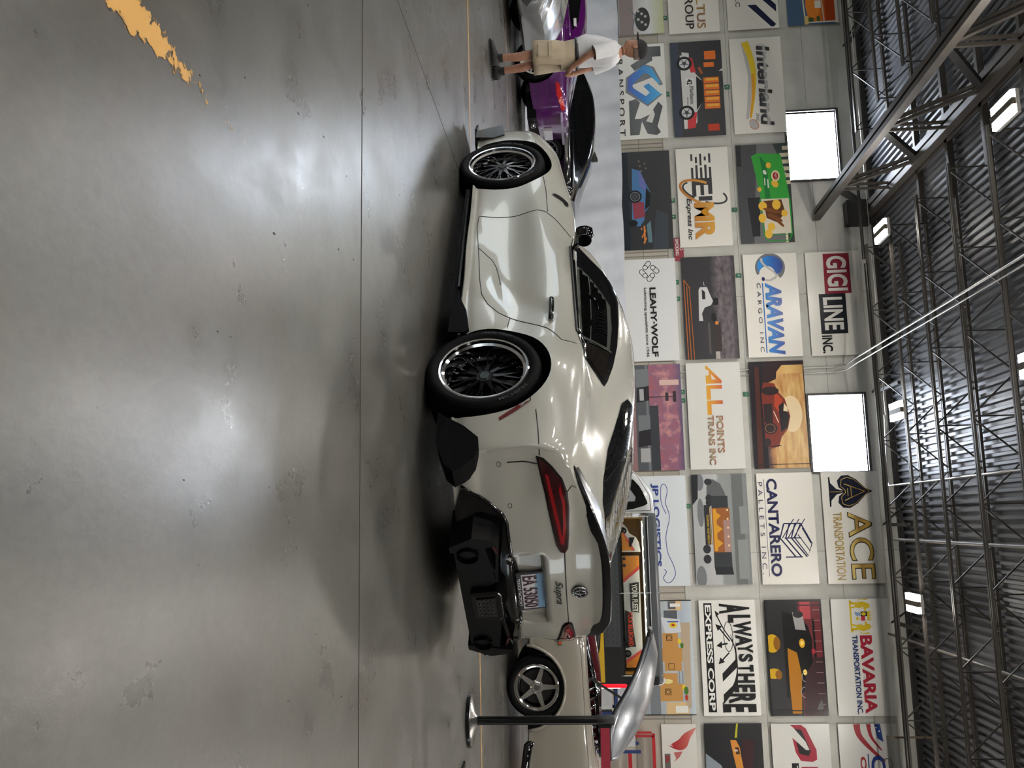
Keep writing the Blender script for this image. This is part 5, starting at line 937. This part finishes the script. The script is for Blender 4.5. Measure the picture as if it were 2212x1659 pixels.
bx = MB().box((-1.50, .02, 1.40), (.80, .04, 1.80)).box((.78, .04, 1.40), (.80, .84, 1.80)).box((-1.50, .04, 1.40), (-1.48, .84, 1.80)).build('box_lining', YP, C)
MB().box((-1.50, .04, 1.40), (.80, .88, 1.42)).build('box_floor', mat('1b1c1f', .4), bx)
MB().box((-1.50, .04, 1.765), (.80, .86, 1.80)).build('box_soffit', mat('d8d8da', .4), bx)
for i in range(13): MB().ball((.68-.175*i, .80, 1.768), .022, 10, 6, (1, 1, .5)).build('led_lamp', mat('fff0cc', .4, emit=40.), bx)
MB().box((-1.44, .60, 1.758), (.74, .70, 1.766)).build('led_strip', mat('fff4dc', .4, emit=5.), bx)
rf = MB().box((-1.62, -.92, 1.80), (.86, .92, 1.97)).build('box_roof', mat('55595d', .25, coat=.5), C); bevel(rf, .05, 3)
MB().box((-1.62, .80, 1.72), (-1.50, .93, 1.90)).box((-1.64, -.92, 1.40), (-1.50, .92, 1.80)).build('box_end', mat('14161a', .3, coat=.4), C)
MB().box((-1.50, .895, 1.40), (.80, .905, 1.82)).build('box_glass', glassy('f2f5f5', .02), C)
b = MB()
for x in (.81, -.31, -1.49): b.tube([(x, .915, 1.36), (x, .915, 1.84), (x, .90, 1.96)], .006, 6)
b.tube([(.8, .915, 1.83), (-1.5, .915, 1.83)], .006, 6).build('clear_strap', mat('c8cccc', .2), C)
ms = MB(); f2 = lambda a, c, h: (a, h, c)
ms = thing('model_semi_truck', 'model white and orange semi truck inside the lit display box', 'model truck', (.75, 14.52, 1.42), pi)
ORG = noisy('cf7f2c', 'd98f36', 9, .35, stretch=(8, 1, 1)); PNK = mat('d0504e', .35); W2 = mat('cfd0d2', .35)
MB().prism([(.70, .03), (.70, .07), (.64, .12), (.56, .15), (.50, .25), (.42, .29), (.28, .31), (.28, .03)], .35, .62, f2).build('cab', W2, ms)
MB().prism([(.62, .03), (.30, .03), (.30, .20)], .621, .624, f2).build('cab_stripe', ORG, ms); MB().prism([(.56, .05), (.30, .19), (.30, .23), (.60, .05)], .6245, .626, f2).build('cab_stripe', PNK, ms); MB().prism([(.50, .15), (.50, .23), (.36, .17), (.36, .14)], .621, .628, f2).build('cab_window', mat('1c2024', .1), ms)
MB().prism([(.22, .03), (.22, .28), (-1.42, .28), (-1.42, .03)], .35, .62, f2).build('trailer', W2, ms)
for P, m in (([(.22, .03), (.22, .28), (.08, .28), (-.12, .03)], ORG), ([(.08, .28), (.02, .28), (-.18, .03), (-.12, .03)], PNK), ([(-1.42, .28), (-1.20, .28), (-1.36, .03), (-1.42, .03)], ORG), ([(-1.15, .28), (-1.20, .28), (-1.36, .03), (-1.31, .03)], PNK)): MB().prism(P, .621, .625, f2).build('trailer_stripe', m, ms)
for P, s, c, fc in (([(-.17, .265), (-.62, .25), (-.60, .135), (-.19, .125)], 'YOUR FLEET', 'e0e0e0', '1c1d20'), ([(-.58, .04), (-1.12, .035), (-1.12, .185), (-.62, .125)], 'YOUR BILLBOARD', 'e2462c', '1c1d20')):
    MB().prism(P, .626, .630, f2).build('sign_plate', mat(fc, .4), ms); xs_ = sorted(p[0] for p in P); zs_ = sorted(p[1] for p in P)
    me = text_mesh(s, 0, 0, xs_[-1]-xs_[0]-.04, (.085 if 'FLEET' in s else .075), bold=.03)
    for v in me.vertices: v.co = (xs_[-1]-.025-v.co.x, .632, (zs_[0]+zs_[-1])/2-.043+v.co.z+(.01 if 'BILL' in s else .0))
    link('sign_lettering', me, mat(c, .4), ms)
for x in (.60, .18, .08, -1.08, -1.22): MB().lathe([(0, .03), (.02, .03), (.03, .02), (.055, .02), (.06, 0), (.06, -.06)], 20, 'y', (x, .60, .055)).build('wheel', mat('3a3b3d', .3, .5), ms, 40)
tl = MB().box((-1.66, .70, .98), (-1.60, .93, 1.44)).build('tail_lamp', mat('c01020', .2, emit=1.6), C); bevel(tl, .02); MB().box((-1.668, .78, 1.04), (-1.655, .90, 1.34)).build('tail_lamp_lens', mat('ffd8d8', .2, emit=5.), tl)
# ================================================================= backdrop, barrier, wall things
b = MB(); rows = []
for j in range(26):
    t = j/25; r = []
    for i in range(121):
        x = -16.6+i*.115; w = .05*sin(3.1*x+1.3*sin(2*t))*(.3+t)+.03*sin(7.3*x+4*t)+.02*sin(13*x-9*t); top = 2.12-.012*(x+16)+.03*abs(sin(1.7*x))
        if t < .72: z = top*(1-t/.72); y = YW-.16-.10*t-.8*max(0, t-.55)**2*8+w
        else: z = .006+.02*max(0, sin(5*x+30*t)); y = YW-.45-(t-.72)/.28*4.0+w
        r.append((x, min(y, YW-.08), max(z, .006)))
    rows.append(r)
o = MB().grid(rows).build('backdrop_sheet', noisy('c6cad2', 'd6d9df', 1.1, .6, bump=1.0, detail=3, stretch=(1, 1, 1.6)), None, True); tag(o, 'long wrinkled white backdrop sheet hung low on the wall and spread on the floor', 'backdrop')
C = thing('barrier_post', 'black barrier post on a round weighted base with a red belt', 'barrier post', (1.43, 6.81, 0))
MB().lathe([(0, .07), (.035, .068), (.06, .052), (.165, .034), (.175, .03)], 40).build('base_cover', mat('8a8884', .22, 1), C, 40); MB().lathe([(.175, .03), (.185, .026), (.188, .012), (.186, 0)], 40).build('base_ring', mat('0c0c0e', .25, coat=.4), C, 40)
MB().lathe([(.032, .055), (.032, .96)], 28).build('post', mat('0b0b0d', .22, coat=.3), C, True); h = MB().lathe([(.036, .94), (.036, 1.06), (.030, 1.068), (0, 1.07)], 28).build('belt_head', mat('0d0d0f', .4), C, 40); MB().box((.03, -.025, .955), (.05, .025, 1.045)).build('belt_slot', mat('0d0d0f', .4), h)
rows = [[(.04+x*.12, -.02+.004*sin(x*2), .965-.0006*x*x), (.04+x*.12, -.02+.004*sin(x*2), 1.032-.0006*x*x)] for x in range(15)]
o = MB().grid(rows).build('belt', mat('a32b40', .6), C); so = o.modifiers.new('t', 'SOLIDIFY'); so.thickness = .003
C = thing('cable_ramp', 'low grey ramp plate with a black toothed edge at the lower right corner', 'floor ramp', (1.70, 6.22, 0), rad(8))
MB().prism([(0, .004), (.03, .012), (.7, .012), (.7, 0), (0, 0)], -.30, .34, lambda a, c, h: (a, h, c)).build('plate', mat('77777a', .4, .5), C)
for i in range(14): MB().box((-.02, -.29+.044*i, 0), (.02, -.268+.044*i, .014)).build('tooth', BLACK, C)
MB().box((.08, -.28, .012), (.13, .32, .016)).build('reflective_strip', mat('a9b0c4', .4), C)
C = thing('guard_frame', 'red steel guard frame standing by the wall at the right edge', 'guard frame', (4.5, YW-.22, 0)); RD = mat('b32028', .4)
b = MB()
for x in (0, .07): MB().box((x, -.03, 0), (x+.04, .03, 2.22 if x else 2.18)).build('upright', RD, C)
MB().box((.04, -.03, 2.18), (2.6, .03, 2.25)).build('top_rail', RD, C); MB().box((.44, -.03, 1.66), (2.6, .03, 1.74)).build('lower_rail', RD, C); MB().box((2.56, -.03, 0), (2.6, .03, 2.2)).build('upright', RD, C)
C = thing('storage_rack', 'blue framed rack holding white boxes behind the raised hood', 'rack', (3.0, 16.6, 0)); BLU2 = mat('24396e', .4)
for x in (-.3, .35, 1.0):
    for y in (0, .6): MB().box((x, y, 0), (x+.05, y+.05, 1.75)).build('upright', BLU2, C)
for z in (.3, .92, 1.38): MB().box((-.3, 0, z-.06), (1.05, .65, z)).build('shelf', BLU2, C)
for i, (x, z) in enumerate([(-.22, .3), (.42, .3), (-.22, .92), (.42, .92), (-.22, 1.38), (.42, 1.38)]):
    o = MB().box((0, 0, 0), (.52, .55, .36 if z < 1.3 else .28)).build('storage_box', noisy('c4c6ca', 'd0d2d6', 3, .5)); o.location = (3.0+x, 16.63, z); tag(o, 'white box on the blue rack, %s shelf, %s side' % (('bottom', 'middle', 'top')[i//2], ('left', 'right')[i % 2]), 'box', 'white boxes on the blue rack')
# ================================================================= the man looking left
MAN = thing('person', 'man in white shirt, beige cargo shorts and black cap, hands clasped behind back', 'person', (-5.24, 9.42, 0), rad(188))
SKINM = noisy('8f6550', 'a0745d', 14, .55, detail=3)
def skinned(name, V, E, m, parent, lvl=2, root=0):
    me = bpy.data.meshes.new(name); me.from_pydata([v[:3] for v in V], E, []); o = bpy.data.objects.new(name, me); COL.objects.link(o)
    sk = o.modifiers.new('skin', 'SKIN'); sk.use_smooth_shade = True; sb = o.modifiers.new('sub', 'SUBSURF'); sb.levels = lvl; sb.render_levels = lvl
    for i, v in enumerate(V):
        d = me.skin_vertices[0].data[i]; r = v[3]; d.radius = r if isinstance(r, tuple) else (r, r); d.use_root = (i == root)
    dg = bpy.context.evaluated_depsgraph_get(); me2 = bpy.data.meshes.new_from_object(o.evaluated_get(dg)); bpy.data.objects.remove(o); me2.materials.clear()
    return link(name, me2, m, parent, True)
# person space: x forward (towards the left of the picture), y to his left, z up
V = [(-.02, 0, .93, .13), (-.01, 0, 1.08, .12), (.0, 0, 1.25, .135), (-.015, 0, 1.40, .11), (-.005, 0, 1.485, .056), (.02, 0, 1.54, .058),
     (-.02, .09, .88, .085), (-.01, .10, .50, .056), (-.035, .10, .34, .054), (-.03, .10, .11, .036), (-.025, .10, .05, .04), (.10, .115, .035, .032),
     (-.02, -.09, .88, .085), (-.04, -.10, .50, .056), (-.085, -.10, .34, .054), (-.105, -.10, .11, .036), (-.10, -.10, .05, .04), (.02, -.115, .035, .032),
     (-.03, .17, 1.39, .058), (-.09, .215, 1.13, .043), (-.20, .10, .91, .028), (-.215, .04, .875, .03),
     (-.03, -.17, 1.39, .058), (-.09, -.215, 1.13, .043), (-.20, -.09, .93, .028), (-.235, -.03, .895, .03)]
E = [(0, 1), (1, 2), (2, 3), (3, 4), (4, 5), (0, 6), (6, 7), (7, 8), (8, 9), (9, 10), (10, 11), (0, 12), (12, 13), (13, 14), (14, 15), (15, 16), (16, 17), (3, 18), (18, 19), (19, 20), (20, 21), (3, 22), (22, 23), (23, 24), (24, 25)]
n0 = len(V)
for base, s, cx in ((21, 1, -.215), (25, -1, -.235)):       # five fingers per hand, folded over each other behind the back
    z = V[base][2]
    for q, (dz, ln) in enumerate(((.018, .06), (.005, .07), (-.008, .066), (-.02, .055))):
        i = len(V); V += [(cx-.012, s*(.005), z+dz-.004, .009), (cx-.018, s*(-.025), z+dz-.014, .0085), (cx-.008, s*(-.025-ln*.5), z+dz-.02, .0075)]; E += [(base, i), (i, i+1), (i+1, i+2)]
    i = len(V); V += [(cx+.016, s*.03, z+.032, .010), (cx+.018, s*.0, z+.04, .009)]; E += [(base, i), (i, i+1)]
body_o = skinned('body', V, E, SKINM, MAN)
# head as a shaped lathe-like loft joined over the neck: skull, brow, nose, lips, chin, ears
rows = []
for (z, fx, bx_, w) in ((1.505, .035, -.045, .045), (1.53, .075, -.06, .052), (1.548, .098, -.075, .058), (1.566, .103, -.082, .064), (1.582, .108, -.088, .067), (1.60, .104, -.093, .070), (1.62, .106, -.097, .073), (1.645, .103, -.10, .075), (1.68, .098, -.10, .077), (1.71, .088, -.094, .074), (1.74, .06, -.07, .058), (1.755, .02, -.03, .03)):
    rows.append([((fx+bx_)/2+.015+(fx-bx_)/2*cos(t), w*sin(t), z) for t in [2*pi*k/20 for k in range(20)]])
hd = MB().grid(rows, True); hd.ball((.118, 0, 1.618), .014, 10, 7, (1.3, .9, 1.7)); hd.ball((.112, 0, 1.578), .012, 8, 6, (.9, 1.9, .5)); hd.ball((.098, 0, 1.545), .016, 8, 6)
for s in (-1, 1): hd.ball((.010, s*.078, 1.635), .020, 10, 7, (1, .45, 1.7)); hd.ball((.094, s*.032, 1.655), .012, 8, 6, (.7, 1.2, .6))
ho = hd.build('head', SKINM, MAN, True, fix=False)
for s in (-1, 1): MB().ball((.104, s*.032, 1.65), .006, 8, 6).build('eye', mat('1b1614', .2), ho, True)
MB().grid([[((.10 if cos(t) > .2 else .107)*cos(t)*.97-.003, .079*sin(t), z) for t in [rad(95+170*k/20) for k in range(21)]] for z in (1.625, 1.65, 1.685)]).build('hair', noisy('5a4a40', '6d5d52', 60, .8), MAN, True)
SHIRT = noisy('c5c6ca', 'd0d0d2', 7, .8, bump=.3); SHORT = noisy('a99a83', 'b8aa94', 5, .85, bump=.4, stretch=(1, 1, .5))
def loop(cx, cy, z, rx, ry, n=24, fold=0., ph=0): return [(cx+(rx+fold*sin(5*t+ph+z*9))*cos(t), cy+(ry+fold*cos(4*t+ph+z*7))*sin(t), z) for t in [2*pi*k/n for k in range(n)]]
sh = MB().grid([loop(.0, 0, .955, .15, .185, fold=.004), loop(.015, 0, 1.0, .165, .19, fold=.006), loop(.03, 0, 1.08, .178, .195, fold=.007), loop(.02, 0, 1.18, .165, .20, fold=.006), loop(.0, 0, 1.28, .155, .205, fold=.005), loop(-.015, 0, 1.36, .14, .205, fold=.003), loop(-.02, 0, 1.42, .115, .18), loop(-.015, 0, 1.455, .085, .12), loop(-.005, 0, 1.478, .067, .075)], True)
for s in (-1, 1):
    A = [Vector((-.02, s*.15, 1.40)), Vector((-.045, s*.20, 1.33)), Vector((-.075, s*.222, 1.23)), Vector((-.09, s*.232, 1.17))]
    sh.tube(A, [.085, .083, .078, .080], 18, cap=False)
so_ = sh.build('shirt', SHIRT, MAN, True, fix=False)
st_ = MB().grid([loop(.0, 0, .985, .158, .182), loop(-.01, 0, .93, .165, .19, fold=.004), loop(-.02, 0, .86, .16, .185, fold=.005), loop(-.02, 0, .80, .15, .18, fold=.004)], True)
for s, dx in ((1, .0), (-1, -.045)): st_.grid([loop(-.02, s*.085, .86, .13, .10, fold=.003), loop(-.01+dx*.3, s*.092, .75, .135, .102, fold=.006), loop(-.005+dx*.6, s*.098, .65, .128, .102, fold=.009, ph=s), loop(.0+dx, s*.10, .56, .13, .103, fold=.009, ph=2), loop(.0+dx, s*.10, .49, .132, .105, fold=.006, ph=2*s), loop(.0+dx, s*.10, .488, .122, .096)], True)
so2 = st_.build('shorts', SHORT, MAN, True, fix=False)
for s, dx in ((1, 0), (-1, -.03)):
    o = MB().box((-.08+dx, s*.175, .54), (.07+dx, s*.215, .70)).build('cargo_pocket', SHORT, so2); bevel(o, .02, 3); MB().box((-.085+dx, s*.178, .67), (.075+dx, s*.222, .71)).build('pocket_flap', SHORT, so2)
MB().grid([loop(0, 0, .965, .166, .193), loop(.0, 0, .968, .172, .198), loop(0, 0, 1.0, .172, .198), loop(0, 0, 1.003, .164, .19)], True).build('belt', mat('1d201f', .4), MAN, True)
MB().box((.168, -.03, .965), (.178, .03, 1.005)).build('belt_buckle', STEEL, MAN)
CAP = mat('141415', .8)
cp = MB().grid([loop(.008, 0, 1.672, .113, .088), loop(.006, 0, 1.70, .113, .088), loop(.002, 0, 1.735, .103, .081), loop(-.002, 0, 1.765, .078, .062), loop(-.004, 0, 1.782, .035, .028), loop(-.004, 0, 1.785, .004, .003)], True).build('cap', CAP, MAN, True)
MB().prism([(.10, .078), (.16, .070), (.195, .035), (.203, 0), (.195, -.035), (.16, -.070), (.10, -.078)], 0, .008, lambda a, c, h: (a, c, 1.682+h-.10*(a-.1)-1.2*c*c)).build('cap_brim', CAP, cp)
SHOE = noisy('1a1a1b', '262627', 30, .7)
for s, dx in ((1, 0), (-1, -.075)):
    y = s*.105
    P = [loop(-.03+dx, y, .012, .0, .0)] if 0 else []
    o = MB().grid([[(x+dx, y+w*sin(t), max(.004, z+h*cos(t))) for t in [2*pi*k/16 for k in range(16)]] for x, w, z, h in ((-.125, .012, .05, .03), (-.115, .034, .055, .05), (-.06, .042, .06, .058), (.0, .044, .055, .055), (.06, .047, .04, .042), (.12, .047, .032, .032), (.165, .035, .025, .024), (.18, .012, .022, .012))], True).build('shoe', SHOE, MAN, True)
    MB().prism([(-.125, 0), (.165, 0), (.19, .012), (.16, .022), (-.12, .022)], -.046, .046, lambda a, c, h: (a+dx, y+h*(.75 if a < -.1 or a > .16 else 1), c)).build('shoe_sole', mat('0e0e0f', .6), o)
    MB().lathe([(.046, .085), (.047, .13), (.044, .15)], 16, 'z', (-.035+dx, y*.97, 0)).build('sock', mat('121213', .8), MAN, True)
